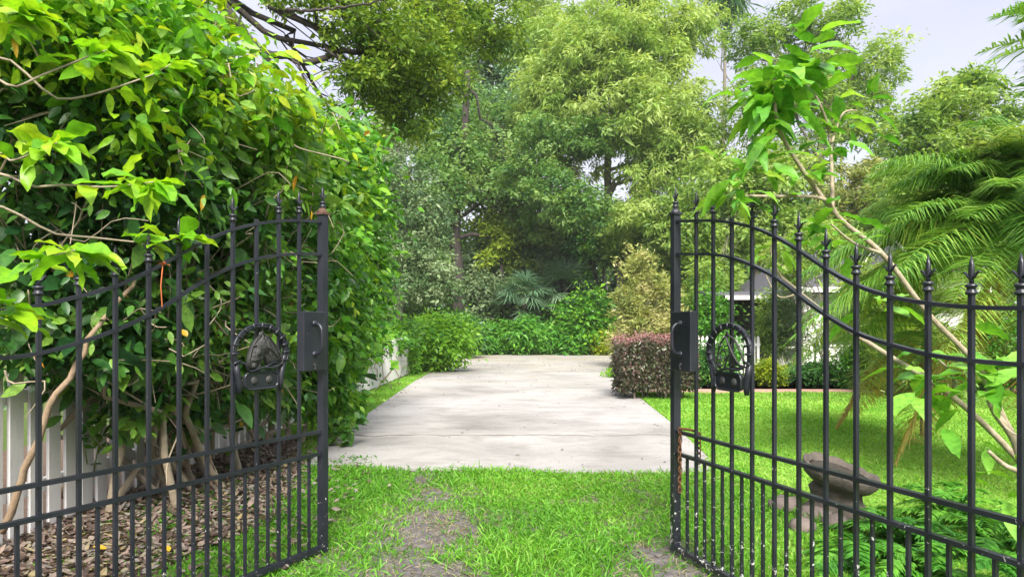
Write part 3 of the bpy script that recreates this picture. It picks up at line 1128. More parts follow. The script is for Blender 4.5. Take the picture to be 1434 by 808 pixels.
clumps(mb, top, rngA, 30, .085, .043, .22, style='full', bend=.3, tint=.5, tvar=.2, lvar=.15, droop=.2)
mb.build('new_growth', 'young_leaf', root, smooth=True, origin=G(240, 690))
sb = MB()
allc = np.concatenate(csA)
for q in range(420):
    c0 = allc[rngA.integers(len(allc))]
    st = c0 + rngA.normal(0, .12, 3)
    d_ = unit(rngA.normal(size=3) + np.array([.5, -.6, .1]))
    Lq = rngA.uniform(.25, .75)
    p = smooth_path([st, st + d_ * Lq * .35 + rngA.normal(0, .05, 3), st + d_ * Lq * .7 + rngA.normal(0, .08, 3), st + d_ * Lq + np.array([0, 0, -.12 * Lq])], 9)
    sb.tube(p, np.linspace(.006, .0025, 9) * rngA.uniform(.7, 1.5), 5, False)
sb.build('twigs', 'stem_pale', root, origin=G(240, 690), smooth=True)
# crooked pale stems one sees through the bars
for pts, r_ in (([(232, 690, 6.2), (228, 640, 6.2), (238, 590, 6.3), (225, 540, 6.3), (215, 530, 6.3)], .05), ([(222, 685, 6.2), (240, 600, 6.2), (285, 575, 6.4), (275, 520, 6.6), (300, 470, 6.8)], .035),
                ([(262, 668, 6.6), (258, 650, 6.5), (236, 642, 6.3), (214, 640, 6.2)], .045), ([(300, 690, 6.4), (290, 600, 6.5), (310, 500, 6.5), (285, 420, 6.4), (280, 370, 6.3)], .02),
                ([(5, 745, 4.6), (35, 660, 4.55), (75, 560, 4.5), (130, 470, 4.6), (190, 390, 4.8)], .025)):
    p = smooth_path([P(*q) for q in pts], 20) + rngA.normal(0, .010, (20, 3))
    sb = MB()
    sb.tube(p, r_ * np.linspace(1, .55, 20), 8)
    sb.build('trunk', 'bark_shrub', root, origin=G(240, 690), smooth=True)

rootA = root
lobB = [lob(390, 240, 7.8, .75, .7, 62), lob(430, 235, 8.8, .8, .7, 74), lob(478, 275, 10.6, .62, .75, 68), lob(390, 340, 7.9, .75, .75, 66), lob(435, 350, 9.0, .75, .8, 76),
        lob(500, 350, 11.4, .42, .7, 52), lob(495, 420, 11.4, .4, .5, 40), lob(395, 450, 8.3, .55, .55, 46), lob(440, 460, 9.4, .6, .6, 60), lob(480, 470, 10.6, .4, .6, 46), lob(415, 535, 9.0, .4, .35, 24), lob(462, 545, 9.6, .32, .35, 30), lob(450, 205, 9.8, .6, .35, 30)]
rootB, csB = shrub('leafy_shrub', 'dense bright green shrub past the left gate post leaning out over the grass verge', np.array([-3.05, 9.0, 0]), lobB, 'hedge_leaf', 'stem_pale', 70, .075, .042, .25, 22,
      rs=.03, style='full', bend=.25, tint=.58, tvar=.22, lvar=.17, droop=.35, qn=.15, ln=.42, frac=.35, spread=.25)


def sprays(root, cs, org, leaf, seed, n, zmin, dirv, L, Lleaf):
    """loose shoots that stick out of a shrub's outline, each a thin stem with leaves along it"""
    rq = np.random.default_rng(seed)
    al = np.concatenate(cs)
    al = al[al[:, 2] > zmin]
    fb_ = MB()
    for q in range(n):
        c0 = al[rq.integers(len(al))]
        d_ = unit(np.asarray(dirv) + rq.normal(0, .55, 3))
        Lq = L * rq.uniform(.6, 1.3)
        p = smooth_path([c0, c0 + d_ * Lq * .4, c0 + d_ * Lq * .75 + rq.normal(0, .04, 3), c0 + d_ * Lq + np.array([0, 0, -.18 * Lq])], 14)
        fb_.tube(p, np.linspace(.0055, .002, 14), 5, False, tint=.15)
        k_ = 15
        idx = rq.integers(4, 14, k_)
        tg = unit(np.gradient(p, axis=0))[idx]
        ax = unit(rq.normal(size=(k_, 3)) * np.array([1, 1, .5]) + tg * .6)
        sc = rq.uniform(.5, 1.25, k_)
        fb_.leaves(p[idx], ax, np.array([0, 0, 1.0]) + rq.normal(0, .35, (k_, 3)), Lleaf * sc, Lleaf * .48 * sc, 'full', rq.uniform(.1, .5, k_), .3, rq.normal(.45, .22) + rq.normal(0, .12, k_))
    fb_.build('foliage', leaf, root, origin=org, smooth=True)


sprays(rootA, csA, G(240, 690), 'young_leaf', 501, 90, 2.6, (.35, -.35, .8), .5, .10)
sprays(rootA, csA, G(240, 690), 'hedge_leaf', 502, 60, 1.2, (.7, -.6, .2), .45, .09)
sprays(rootB, csB, np.array([-3.05, 9.0, 0]), 'young_leaf', 503, 70, 2.0, (.6, -.3, .5), .55, .10)
rq = np.random.default_rng(504)
al = np.concatenate(csA)
mb = MB()
k_ = 170
mb.leaves(al[rq.integers(len(al), size=k_)] + rq.normal(0, .16, (k_, 3)) + np.array([.05, -.1, 0]), rq.normal(size=(k_, 3)) + [0, 0, -.6], rq.normal(size=(k_, 3)) * .6 + [.2, -.3, .7], rq.uniform(.05, .11, k_), rq.uniform(.025, .05, k_), 'full', .3, .35, rq.random(k_))
mb.build('yellowing_leaves', 'yellow_leaf', rootA, origin=G(240, 690), smooth=True)


def sprig(name, label, base, sprays, leaf, stem, seed, L, W, nl, rs=.008, cat='shrub', bend=.3, sp=.22, group=None, stem_sub=10):
    """branches (world polylines) with leaves set along the last part, bigger leaves one can count"""
    rng = np.random.default_rng(seed)
    base = np.asarray(base, float)
    root = empty(name, base, label, cat, group)
    fb, sb = MB(), MB()
    for pts in sprays:
        p = smooth_path(pts, 26)
        sb.tube(p, np.linspace(rs * 1.5, rs * .45, 26), 7)
        n = nl
        t = 1 - (rng.random(n) ** 1.6) * sp * 2.2
        t[:5] = 1
        idx = np.clip((t * 25).astype(int), 0, 25)
        tang = unit(np.gradient(p, axis=0))[idx]
        ax = unit(rng.normal(size=(n, 3)) * np.array([1, 1, .45]) + tang * .55)
        nr = np.array([0, 0, 1.0]) + rng.normal(0, .3, (n, 3))
        sc = rng.uniform(.65, 1.2, n)
        fb.leaves(p[idx] + ax * .012, ax, nr, L * sc, W * sc, 'broad', bend * rng.uniform(.3, 1.6, n), .3, rng.normal(.5, .2, n))
    fb.build('leaves', leaf, root, origin=base, smooth=True)
    sb.build('stems', stem, root, origin=base, smooth=True)
    return root


b = np.array([-2.75, 2.9, 0])
sp = [[b, P(-90, 420, 3.0), P(-20, 400, 2.75), P(60, 365, 2.6), P(105, 350, 2.5)],
      [b, P(-70, 300, 3.1), P(60, 262, 3.0), P(150, 262, 2.9), P(215, 255, 2.8)],
      [b, P(-60, 250, 3.1), P(20, 225, 3.0), P(80, 200, 2.9)],
      [b, P(-80, 500, 2.9), P(-30, 460, 2.7), P(15, 430, 2.6)],
      [b, P(-60, 180, 3.2), P(30, 120, 3.2), P(110, 85, 3.3), P(150, 70, 3.4)],
      [b, P(-70, 100, 3.2), P(0, 40, 3.1), P(40, 20, 3.1)],
      [b, P(-70, 330, 3.1), P(90, 330, 3.3), P(210, 340, 3.5), P(255, 330, 3.6)],
      [b, P(-50, 130, 3.2), P(90, 140, 3.4), P(200, 110, 3.7), P(240, 90, 3.9)]]
sprig('overhanging_shrub', 'large lime green leaves on branches hanging over the top of the left gate', b, sp, 'young_leaf', 'stem_pale', 41, .15, .075, 24, .0055, sp=.16)
sprig('young_plant', 'bright green seedling with oval leaves in front of the white pickets behind the left gate', G(125, 700), [[G(125, 700), P(122, 650, 5.6), P(115, 610, 5.55)], [G(125, 700), P(135, 640, 5.6), P(145, 590, 5.6)]], 'fern_leaf', 'stem_green', 42, .17, .085, 11, .006, 'plant', sp=.35)
sprig('young_plant', 'leafy green sprout at the foot of the shrub where the driveway starts', G(478, 630), [[G(478, 628), P(480, 605, 8.9), P(474, 592, 8.9)], [G(478, 628), P(488, 605, 8.8), P(500, 588, 8.8)], [G(478, 628), P(470, 612, 8.8), P(490, 600, 8.6)]], 'shrub_leaf', 'stem_green', 43, .14, .075, 26, .006, 'plant', sp=.4)

m_ = MB()
m_.leaves([(0, 0, 0)] * 4, [(1, 0, .4), (-.7, .3, .5), (.1, -.6, .6), (0, .2, 1)], [(0, 0, 1), (0, 0, 1), (0, 0, 1), (1, 0, 0)], .04, .028, 'full', .4, .4, [.2, .5, .8, .4])
m_.tube([(0, 0, 0), (-.01, .0, -.1), (-.008, .01, -.2)], .0028, 5)
tag(m_.build('withered_flower', 'orange_tip', loc=P(228, 372, 3.46)), 'small orange withered bloom caught on the top rail of the left gate', 'flower')

vz = [lob(548, 480, 21, .45, .35, 26), lob(562, 470, 22.5, .5, .5, 34), lob(570, 505, 23, .3, .5, 20), lob(528, 478, 17.5, .35, .3, 20), lob(508, 490, 14.5, .3, .35, 20), lob(520, 460, 16, .35, .4, 24)]
shrub('fence_vine', 'leafy vine spilling over the top of the white fence beyond the tall shrubs', (-3.6, 18.5, 0), vz, 'hedge_leaf', 'stem_pale', 40, .11, .06, .24, 160, rs=.015, cat='vine', frac=.2, spread=.4, tint=.62, tvar=.22)

# ------------------------------------------------------------------ right-hand foreground: big-leaved shrub, palm, ferns, bird bath
b = np.array([3.55, 4.3, 0.0])
main = [b, P(1500, 700, 4.3), P(1425, 620, 4.25), P(1370, 515, 4.2), P(1300, 440, 4.1), P(1235, 355, 4.0), P(1175, 305, 3.95), P(1115, 225, 3.85), P(1088, 170, 3.8), P(1085, 110, 3.8)]
root = empty('flowering_shrub', b, 'leggy shrub with pale bare stems and huge drooping leaves behind the right gate', 'shrub')
rg = np.random.default_rng(51)
sb = MB()


def stem(pts, r0, r1, n=40):
    p = smooth_path(pts, n)
    sb.tube(p, np.linspace(r0, r1, n), 8)
    return p


stem(main, .021, .009)
br = [([P(1175, 305, 3.95), P(1150, 278, 3.9), P(1080, 275, 3.8), P(1040, 275, 3.75)], .012), ([P(1165, 300, 3.95), P(1165, 250, 4.0), P(1160, 180, 4.05), P(1140, 130, 4.0)], .013),
      ([P(1235, 355, 4.0), P(1195, 340, 3.9), P(1165, 315, 3.85)], .010), ([b, P(1440, 660, 4.4), P(1340, 560, 4.35), P(1240, 495, 4.3), P(1170, 450, 4.25), P(1090, 385, 4.15)], .022),
      ([b, P(1450, 690, 4.1), P(1420, 615, 4.1), P(1395, 580, 4.1), P(1385, 560, 4.1)], .03), ([b, P(1450, 680, 4.0), P(1405, 650, 3.95), P(1385, 632, 3.9)], .02),
      ([P(1165, 200, 4.0), P(1180, 160, 4.1), P(1200, 155, 4.1)], .008), ([P(1340, 545, 4.3), P(1330, 520, 4.3), P(1310, 500, 4.2)], .012), ([P(1395, 580, 4.1), P(1410, 600, 4.0), P(1430, 610, 4.0), P(1445, 600, 4.0)], .007),
      ([P(1100, 400, 4.15), P(1085, 370, 4.1), P(1080, 345, 4.1), P(1100, 330, 4.1)], .006), ([P(1120, 410, 4.2), P(1090, 415, 4.1), P(1070, 380, 4.1)], .006)]
for pts, r_ in br:
    stem(pts, r_, r_ * .5, 22)
sb.build('stems', 'stem_pale', root, origin=b, smooth=True)
fb = MB()


def leafset(c, n, L, droop, spread=.06, upw=.1, mat=None, tint=.5):
    c = np.asarray(c)
    n = int(n * 1.55)
    L = L * .88
    a_ = rg.uniform(0, 6.28, n)
    ax = unit(np.stack([np.cos(a_), np.sin(a_), rg.normal(upw, .38, n)], 1))
    nr = np.array([0, 0, 1.0]) + rg.normal(0, .35, (n, 3))
    sc = rg.uniform(.45, 1.08, n)
    fb.leaves(c + ax * .03 + rg.normal(0, spread, (n, 3)), ax, nr, L * sc, L * sc * .40, 'broad', droop * rg.uniform(.5, 1.5, n), .3, rg.normal(tint, .2, n))


for px, py, Z, n, L, d_ in ((1090, 120, 3.8, 24, .30, .45), (1120, 90, 3.9, 14, .30, .2), (1060, 130, 3.75, 12, .24, .6), (1085, 165, 3.8, 14, .26, .8), (1040, 275, 3.75, 11, .22, .6), (1055, 235, 3.8, 8, .2, .4), (1125, 245, 3.85, 8, .2, .4), (1140, 135, 4.0, 12, .26, .3),
                            (1200, 155, 4.1, 9, .2, .3), (1150, 215, 4.0, 8, .22, .5), (1165, 315, 3.85, 10, .2, .4), (1185, 335, 3.9, 5, .18, .3), (1075, 350, 4.1, 6, .2, .5), (1080, 205, 3.9, 5, .22, .5)):
    leafset(P(px, py, Z), n, L, d_)
fb.build('leaves', 'broad_leaf', root, origin=b, smooth=True)
fb = MB()
for px, py, Z, n, L, d_ in ((1310, 525, 4.2, 14, .30, .4), (1360, 520, 4.15, 12, .28, .4), (1400, 530, 4.1, 14, .3, .3), (1330, 570, 4.2, 8, .26, .5), (1390, 640, 4.2, 8, .28, .4), (1230, 430, 4.4, 8, .26, .5), (1420, 700, 4.1, 12, .3, .3), (1290, 540, 4.2, 6, .3, .3)):
    leafset(P(px, py, Z), int(n * .6), L, d_, .07)
fb.build('low_leaves', 'broad_leaf', root, origin=b, smooth=True)


def frond_mesh(mb, base, d, up, L, rng, nl=46, ll=.34, lw=.018, droop=.55, rach=.008, vee=.35, hang=.4, tint=.5, tip=True):
    """one feather frond: arching rachis with leaflets on both sides"""
    d = unit(np.asarray(d, float))
    t = np.linspace(0, 1, 22)
    h = unit(np.array([d[0], d[1], 0]) + 1e-6)
    p = np.asarray(base) + d * L * t[:, None]
    p[:, 2] -= droop * L * t ** 2.0
    mb.tube(p, rach * (1 - .8 * t), 5, False, tint=tint)
    tt = np.linspace(.14, .99, nl)
    P_ = np.stack([np.interp(tt, t, p[:, q]) for q in range(3)], 1)
    tg = unit(np.stack([np.interp(tt, t, np.gradient(p[:, q])) for q in range(3)], 1))
    sd_ = unit(np.cross(tg, np.array([0, 0, 1.0])))
    prof = np.sin(np.clip(tt * .92 + .1, 0, 1) * math.pi) ** .6
    for sg in (-1, 1):
        ax = sd_ * sg * .85 + tg * .55 + np.array([0, 0, vee]) + rng.normal(0, .10, (nl, 3))
        nr = np.array([0, 0, 1.0]) + rng.normal(0, .25, (nl, 3)) - sd_ * sg * .3
        mb.leaves(P_ + rng.normal(0, .004, (nl, 3)), ax, nr, ll * prof * rng.uniform(.8, 1.15, nl), lw, 'blade', hang * rng.uniform(.6, 1.5, nl), .2, tint + rng.normal(0, .13, nl))


def palm(name, label, base, top, nf, L, seed, mat='palm_leaf', elev=(10, 75), az=(0, 360), dead=0, tone=.85, trunk_r=.05, stem_mat='stem_green', **kw):
    rng = np.random.default_rng(seed)
    base, top = np.asarray(base, float), np.asarray(top, float)
    root = empty(name, base, label, 'palm')
    sb = MB()
    sb.tube(smooth_path([base, base * .5 + top * .5 + rng.normal(0, .05, 3), top], 14), np.linspace(trunk_r * 1.2, trunk_r * .8, 14), 10)
    sb.build('trunk', stem_mat, root, origin=base, smooth=True)
    for q in range(nf):
        a_ = R(rng.uniform(*az))
        e = R(rng.uniform(*elev))
        fm = MB()
        frond_mesh(fm, top + rng.normal(0, .05, 3), (math.cos(a_) * math.cos(e), math.sin(a_) * math.cos(e), math.sin(e)), None, L * rng.uniform(.75, 1.12), rng, tint=rng.normal(tone, .2), **kw)
        fm.build('frond', mat, root, origin=base)
    for q in range(dead):
        a_ = R(rng.uniform(*az))
        e = R(rng.uniform(-55, -20))
        fm = MB()
        frond_mesh(fm, top + rng.normal(0, .05, 3), (math.cos(a_) * math.cos(e), math.sin(a_) * math.cos(e), math.sin(e)), None, L * rng.uniform(.6, .85), rng, tint=rng.normal(.5, .2), **kw)
        o_ = fm.build('dry_frond', 'dry_frond', root, origin=base)
        o_['label'] = 'dried tan frond hanging down'
    return root


palm('feathery_palm', 'feathery green palm with arching fronds filling the right edge above the gate', (5.35, 7.2, 0), (5.05, 7.0, 2.35), 88, 2.3, 61, az=(90, 310), elev=(0, 80), dead=4, tone=.58, ll=.46, lw=.011, nl=140, droop=.55, hang=.55)
palm('feathery_palm', 'second feathery palm, yellower and set back behind the first one on the right', (5.55, 9.6, 0), (5.5, 9.5, 1.5), 30, 1.9, 62, az=(80, 300), elev=(5, 80), dead=3, tone=.95, ll=.44, lw=.014, nl=110, droop=.5, hang=.5)
palm('tall_palm', 'tall palm whose stiff dark frond tips show against the sky at the top right corner', (9.4, 11, 0), (9.3, 11, 5.9), 20, 2.3, 63, 'dark_leaf', az=(60, 300), elev=(-5, 70), trunk_r=.14, stem_mat='bark_grey', ll=.6, lw=.035, nl=44, droop=.35, hang=.3)


def fern(label, base, n, L, seed, group='ferns at the foot of the right gate'):
    rng = np.random.default_rng(seed)
    root = empty('fern', base, label, 'fern', group)
    for q in range(n):
        a_ = q / n * 6.283 + rng.normal(0, .25)
        e = R(rng.uniform(20, 75))
        fm = MB()
        frond_mesh(fm, (0, 0, .02), (math.cos(a_) * math.cos(e), math.sin(a_) * math.cos(e), math.sin(e)), None, L * rng.uniform(.7, 1.15), rng, nl=40, ll=.105, lw=.02, droop=.65, rach=.004, vee=.05, hang=.25, tint=rng.normal(.6, .2))
        fm.build('frond', 'fern_leaf', root)
    return root


for q, (px, py, n, L, lb) in enumerate(((1255, 765, 16, .50, 'arching green fern just right of the stone bird bath'), (1330, 735, 18, .60, 'large arching fern farthest back beside the bird bath, under the pale stems'),
                                         (1300, 815, 16, .48, 'dark green fern low behind the right gate bars, in front of the others'), (1395, 775, 18, .55, 'bright green fern nearest the right edge under the big leaves'), (1200, 800, 14, .40, 'small fern growing among the stones below the bird bath'),
                                         (1440, 850, 16, .55, 'fern cut off by the lower right corner'))):
    fern(lb, G(px, py), int(n * 1.3), L * 1.22, 70 + q)

# stone bird bath, tilted bowl on a drum pedestal
bb = np.array([2.54, 5.6, 0.0])
root = empty('bird_bath', bb, 'weathered stone bird bath with a tilted bowl on the lawn behind the right gate', 'bird bath')
m_ = MB()
prof = [(.02, -.02), (.16, -.01), (.25, .02), (.32, .06), (.352, .10), (.36, .15), (.352, .165), (.328, .158), (.285, .09), (.22, .05), (.10, .035), (.01, .03)]
m_.lathe(prof, 64)
v = m_.v[0]
th = np.arctan2(v[:, 1], v[:, 0])
rr = np.hypot(v[:, 0], v[:, 1])
wv = np.cos(th * 10) * .5 + np.cos(th * 3 + 1) * .5
v[:, 2] += .010 * wv * (rr / .33) ** 3
v[:, :2] *= (1 + .022 * wv * (rr / .33) ** 3)[:, None]
v += np.random.default_rng(80).normal(0, .0015, v.shape)
bowl = m_.build('bowl', 'stone_weathered', root, True)
bowl.location = (0, 0, .235)
bowl.scale = (.93, .93, 1.0)
root.scale = (.86, .86, .95)
bowl.rotation_euler = (R(10), R(12), R(0))
m_ = MB()
m_.lathe([(.30, .118), (.25, .125), (.1, .127), (.01, .128)], 40)
m_.v[0][:] += np.random.default_rng(83).normal(0, .004, m_.v[0].shape)
m_.build('wet_debris', 'soil_dark', bowl, True)
m_ = MB()
m_.lathe([(.27, 0), (.275, .07), (.25, .08), (.225, .11), (.215, .16), (.22, .20), (.235, .23), (.19, .275)], 32)
m_.v[0][:] += np.random.default_rng(82).normal(0, .002, m_.v[0].shape)
m_.build('pedestal', 'stone_weathered', root, True)
rr_ = np.random.default_rng(81)


def rock(label, c, s, seed):
    rg_ = np.random.default_rng(seed)
    m_ = MB()
    k = 12
    V = []
    for q in range(7):
        ph = -math.pi / 2 + math.pi * q / 6
        for e in range(k):
            t = e / k * 2 * math.pi
            d_ = np.array([math.cos(ph) * math.cos(t), math.cos(ph) * math.sin(t), math.sin(ph)])
            r_ = 1 + .22 * math.sin(2.3 * d_[0] * 2 + seed) * math.cos(2.1 * d_[1] * 2 + seed * 2) + rg_.normal(0, .04)
            V.append(d_ * r_ * np.array(s))
    L_, S_ = [], []
    for q in range(6):
        for e in range(k):
            L_ += [q * k + e, q * k + (e + 1) % k, q * k + k + (e + 1) % k, q * k + k + e]
            S_.append(4)
    m_.raw(V, L_, S_)
    o_ = m_.build('stone', 'stone_pink', None, True, loc=(c[0], c[1], s[2] * .55))
    return tag(o_, label, 'stone', 'stones by the bird bath')


for q, (px, py, s, lb) in enumerate(((1100, 716, (.13, .10, .08), 'pinkish stone left of the bird bath foot, farthest left'), (1140, 728, (.15, .10, .07), 'large flat pink stone directly in front of the bird bath pedestal'), (1122, 745, (.09, .09, .07), 'small rounded stone lowest in front of the bird bath'),
                                      (1172, 742, (.11, .10, .075), 'pink stone right of the others, half under the fern'))):
    rock(lb, G(px, py), s, 90 + q)

# ------------------------------------------------------------------ right-hand middle distance
# clipped red-topped hedge by the driveway
hx0, hx1, hy0, hy1, hh = 2.27, 3.8, 14.5, 16.0, 1.26
root = empty('clipped_hedge', ((hx0 + hx1) / 2, (hy0 + hy1) / 2, 0), 'squared hedge of dark maroon leaves with a pink top beside the driveway', 'hedge')
rg = np.random.default_rng(101)


def boxleaves(mb, n, lo, hi, L, W, rg, tint=.5, tv=.25, shell=.75, upb=.2):
    lo, hi = np.asarray(lo), np.asarray(hi)
    q = rg.random((n, 3))
    ax_ = rg.integers(0, 3, n)
    sidev = rg.random(n) < .5
    m = rg.random(n) < shell
    for a_ in range(3):
        s_ = m & (ax_ == a_)
        q[s_, a_] = np.where(sidev[s_], 1 - np.abs(rg.normal(0, .05, s_.sum())), np.abs(rg.normal(0, .05, s_.sum())))
    pos = lo + q * (hi - lo) + rg.normal(0, .03, (n, 3))
    pos += (np.stack([vnoise(pos[:, 1] + pos[:, 2], pos[:, 2], 2.5), vnoise(pos[:, 0], pos[:, 2] + 3, 2.5), vnoise(pos[:, 0], pos[:, 1], 2.5)], 1) - .5) * .16
    ax = rg.normal(size=(n, 3)) + np.array([0, 0, upb])
    mb.leaves(pos, ax, rg.normal(size=(n, 3)) + [0, 0, .6], L * rg.uniform(.7, 1.3, n), W * rg.uniform(.7, 1.3, n), 'mid', .15, .25, tint + rg.normal(0, tv, n))


mb = MB()
boxleaves(mb, 14000, (hx0, hy0, .22), (hx1, hy1, hh - .06), .075, .042, rg)
mb.build('foliage', 'maroon_leaf', root, origin=root.location)
mb = MB()
boxleaves(mb, 1900, (hx0 - .02, hy0 - .02, hh - .13), (hx1, hy1, hh + .05), .06, .03, rg, shell=.3, upb=1)
for q in range(60):
    p0 = np.array([rg.uniform(hx0, hx1), rg.uniform(hy0, hy1), hh - .05])
    d_ = unit(np.array([rg.normal(0, .4), rg.normal(0, .4), 1]))
    nn = 9
    tt = rg.uniform(0, rg.uniform(.08, .24), nn)
    mb.leaves(p0 + d_ * tt[:, None], rg.normal(size=(nn, 3)) + d_ * .8, rg.normal(size=(nn, 3)), .05, .025, 'mid', .1, .2, rg.random(nn))
mb.build('new_growth', 'pink_leaf', root, origin=root.location)
mb = MB()
for q in range(26):
    x_, y_ = rg.uniform(hx0 + .15, hx1 - .1), rg.uniform(hy0 + .1, hy1 - .1)
    mb.tube(curve((x_, y_, 0), (x_ + rg.normal(0, .15), y_ + rg.normal(0, .15), hh - .25), rg, .06, 6), np.linspace(.018, .006, 6), 5, False)
mb.build('stems', 'bark_grey', root, origin=root.location)


def bush(label, px, py, w_px, h_px, leaf, seed, L=.10, W=.055, per=34, rc=.26, n=60, group=None, stem_='bark_grey', cat='bush', name='bush', **kw):
    """py is the foot of the bush"""
    g = G(px, py)
    Z = g[1]
    rx, rz = w_px * Z / F / 2, h_px * Z / F / 2
    rg_ = np.random.default_rng(seed)
    lobes = [(g + np.array([0, 0, rz]), (rx * .8, rx * .7, rz * .95), n)]
    for e in range(4):
        a_ = rg_.uniform(0, 6.28)
        lobes.append((g + np.array([math.cos(a_) * rx * .5, math.sin(a_) * rx * .5, rz * rg_.uniform(.7, 1.3)]), (rx * .5, rx * .5, rz * .6), n // 3))
    return shrub(name, label, g, lobes, leaf, stem_, per, L, W, min(rc, rx * .5), seed, rs=.02, group=group, cat=cat, frac=.15, spread=rx * .12, **kw)


gz = 27.0
shrub('golden_shrub', 'pale gold shrub with feathery foliage standing behind the clipped red hedge', base_at(905, gz), [lob(893, 372, gz, .62, .62, 34), lob(882, 420, gz, .65, .8, 44), lob(922, 410, gz, .75, .6, 34), lob(905, 455, gz, .95, .8, 60), lob(938, 455, gz, .7, .7, 30), lob(876, 475, gz, .5, .6, 24), lob(908, 400, gz, .6, .6, 24)],
      'gold_leaf', 'bark_grey', 50, .15, .05, .26, 111, rs=.03, frac=.3, spread=.2, droop=-.5, tint=.6, tvar=.2)
bush('low tuft of lime green weeds at the driveway edge by the red hedge', 857, 529, 30, 16, 'young_leaf', 112, .08, .02, 26, .1, 24, name='weed_tuft', cat='weeds')
bush('small yellow green bush at the far right corner of the driveway', 848, 498, 34, 34, 'lime_leaf', 113, .16, .08, 34, .3, 40)
bush('round glossy bush with yellow green new leaves at the far right end of the driveway', 826, 497, 88, 94, 'hedge_leaf', 114, .22, .13, 42, .5, 90, tint=.68, tvar=.28)
bush('bright green bush with tiny leaves behind the brick path left of the dark bush', 1078, 541, 42, 40, 'lime_leaf', 115, .06, .035, 40, .14, 50, tint=.3)
bush('dark clipped bush behind the brick path beside the white wall', 1142, 541, 54, 36, 'dark_leaf', 116, .07, .04, 40, .16, 60, tint=.35)
bush('dark shrub behind the right gate lock beyond the brick path', 985, 541, 60, 62, 'dark_leaf', 117, .08, .05, 40, .2, 60, tint=.4)
bush('leafy bush in front of the house wall behind the ferns', 1215, 545, 90, 62, 'hedge_leaf', 118, .09, .05, 40, .24, 70, tint=.45)
bush('low grey green bush beside the fountain steps', 1112, 538, 30, 32, 'grey_leaf', 119, .06, .035, 40, .14, 40)
bush('tall loose shrub behind the fountain with pinkish twigs', 1110, 525, 66, 200, 'grey_leaf', 120, .09, .03, 40, .22, 90, tint=.55, name='garden_shrub', cat='shrub', droop=-.2)
bush('leafy green shrub left of the porch behind the right gate post', 1000, 520, 66, 130, 'hedge_leaf', 121, .10, .06, 40, .26, 80, name='garden_shrub', cat='shrub')
bush('yellow tinged bush along the lawn under the palm fronds', 1300, 560, 110, 120, 'palm_leaf', 122, .14, .03, 44, .24, 90, tint=.75, droop=.4)
bush('green bush at the far end of the brick path beyond the palms', 1400, 552, 120, 120, 'hedge_leaf', 123, .10, .06, 40, .28, 100)

bush('tall light green shrub with thin leaves in front of the house corner and roof', 1205, 543, 84, 170, 'palm_leaf', 124, .16, .03, 46, .24, 90, name='garden_shrub', cat='shrub', tint=.72, droop=.5)
bush('tall thin leaved shrub screening the porch right of the white picket fence', 1078, 524, 44, 128, 'pale_leaf', 125, .10, .04, 40, .2, 60, name='garden_shrub', cat='shrub', tint=.5)
bush('yellow green shrub with narrow leaves between the white wall and the palms', 1255, 552, 80, 130, 'palm_leaf', 126, .16, .03, 44, .22, 70, name='garden_shrub', cat='shrub', tint=.8, droop=.4)
gz = 20.5
shrub('young_tree', 'young loose leaved tree standing before the grey roof beyond the lawn', base_at(1150, gz), [lob(1140, 335, gz, .8, .6, 40), lob(1100, 360, gz, .7, .6, 36), lob(1172, 330, gz, .6, .5, 24), lob(1128, 385, gz, .6, .4, 18), lob(1205, 372, gz, .5, .4, 14)], 'pale_leaf', 'bark_grey', 44, .12, .05, .24, 127, rs=.035, cat='tree', frac=.4, spread=.05, tint=.55, tvar=.22)
bush('feathery green bush half covering the small white picket fence', 1012, 541, 44, 78, 'fern_leaf', 128, .10, .03, 40, .18, 50, tint=.5)
# garden fountain of pale stone
fc = G(1092, 520)
root = empty('garden_fountain', fc, 'pale stone tiered fountain on a stepped base beyond the brick path', 'fountain')
m_ = MB()
m_.box((-.95, -.45, 0), (.95, .6, .17))
m_.box((-.75, -.30, .172), (.75, .5, .32))
m_.build('step_base', 'stone_pale', root)
m_ = MB()
m_.lathe([(.22, .322), (.24, .36), (.12, .42), (.10, .62), (.16, .70), (.46, .80), (.50, .86), (.46, .87), (.36, .82), (.05, .80)], 28)
m_.build('lower_basin', 'stone_pale', root, True)
m_ = MB()
m_.lathe([(.07, .80), (.06, 1.02), (.10, 1.08), (.28, 1.15), (.29, 1.19), (.2, 1.17), (.05, 1.17), (.05, 1.3), (.08, 1.36), (.03, 1.45), (.01, 1.5)], 24)
m_.build('upper_basin', 'stone_pale', root, True)
# planter pot
pc = G(1146, 520)
m_ = MB()
m_.lathe([(.12, 0), (.15, .02), (.2, .22), (.23, .26), (.23, .3), (.2, .3), (.18, .25)], 20)
tag(m_.build('planter_pot', 'dark_wood', None, True, loc=pc), 'small dark pot standing at the foot of the white house wall', 'pot')

# small white fence in front of the porch
root = empty('garden_fence', (5.9, 22.6, 0), 'short white picket fence seen through the bars below the porch', 'fence')
for q in range(15):
    m_ = MB()
    pr = [(-.04, .08), (.04, .08), (.04, 1.2), (0, 1.27), (-.04, 1.2)]
    V = [(a_, -.01, b_) for a_, b_ in pr] + [(a_, .01, b_) for a_, b_ in pr]
    L_ = list(range(5)) + list(range(5, 10))[::-1]
    S_ = [5, 5]
    for e in range(5):
        L_ += [e, 5 + e, 5 + (e + 1) % 5, (e + 1) % 5]
        S_.append(4)
    m_.raw(V, L_, S_)
    m_.build('picket', 'white_paint', root).location = (q * .135, 0, 0)
for z_ in (.3, .95):
    m_ = MB()
    m_.box((-.06, .013, z_), (1.96, .05, z_ + .08))
    m_.build('rail', 'white_paint', root)

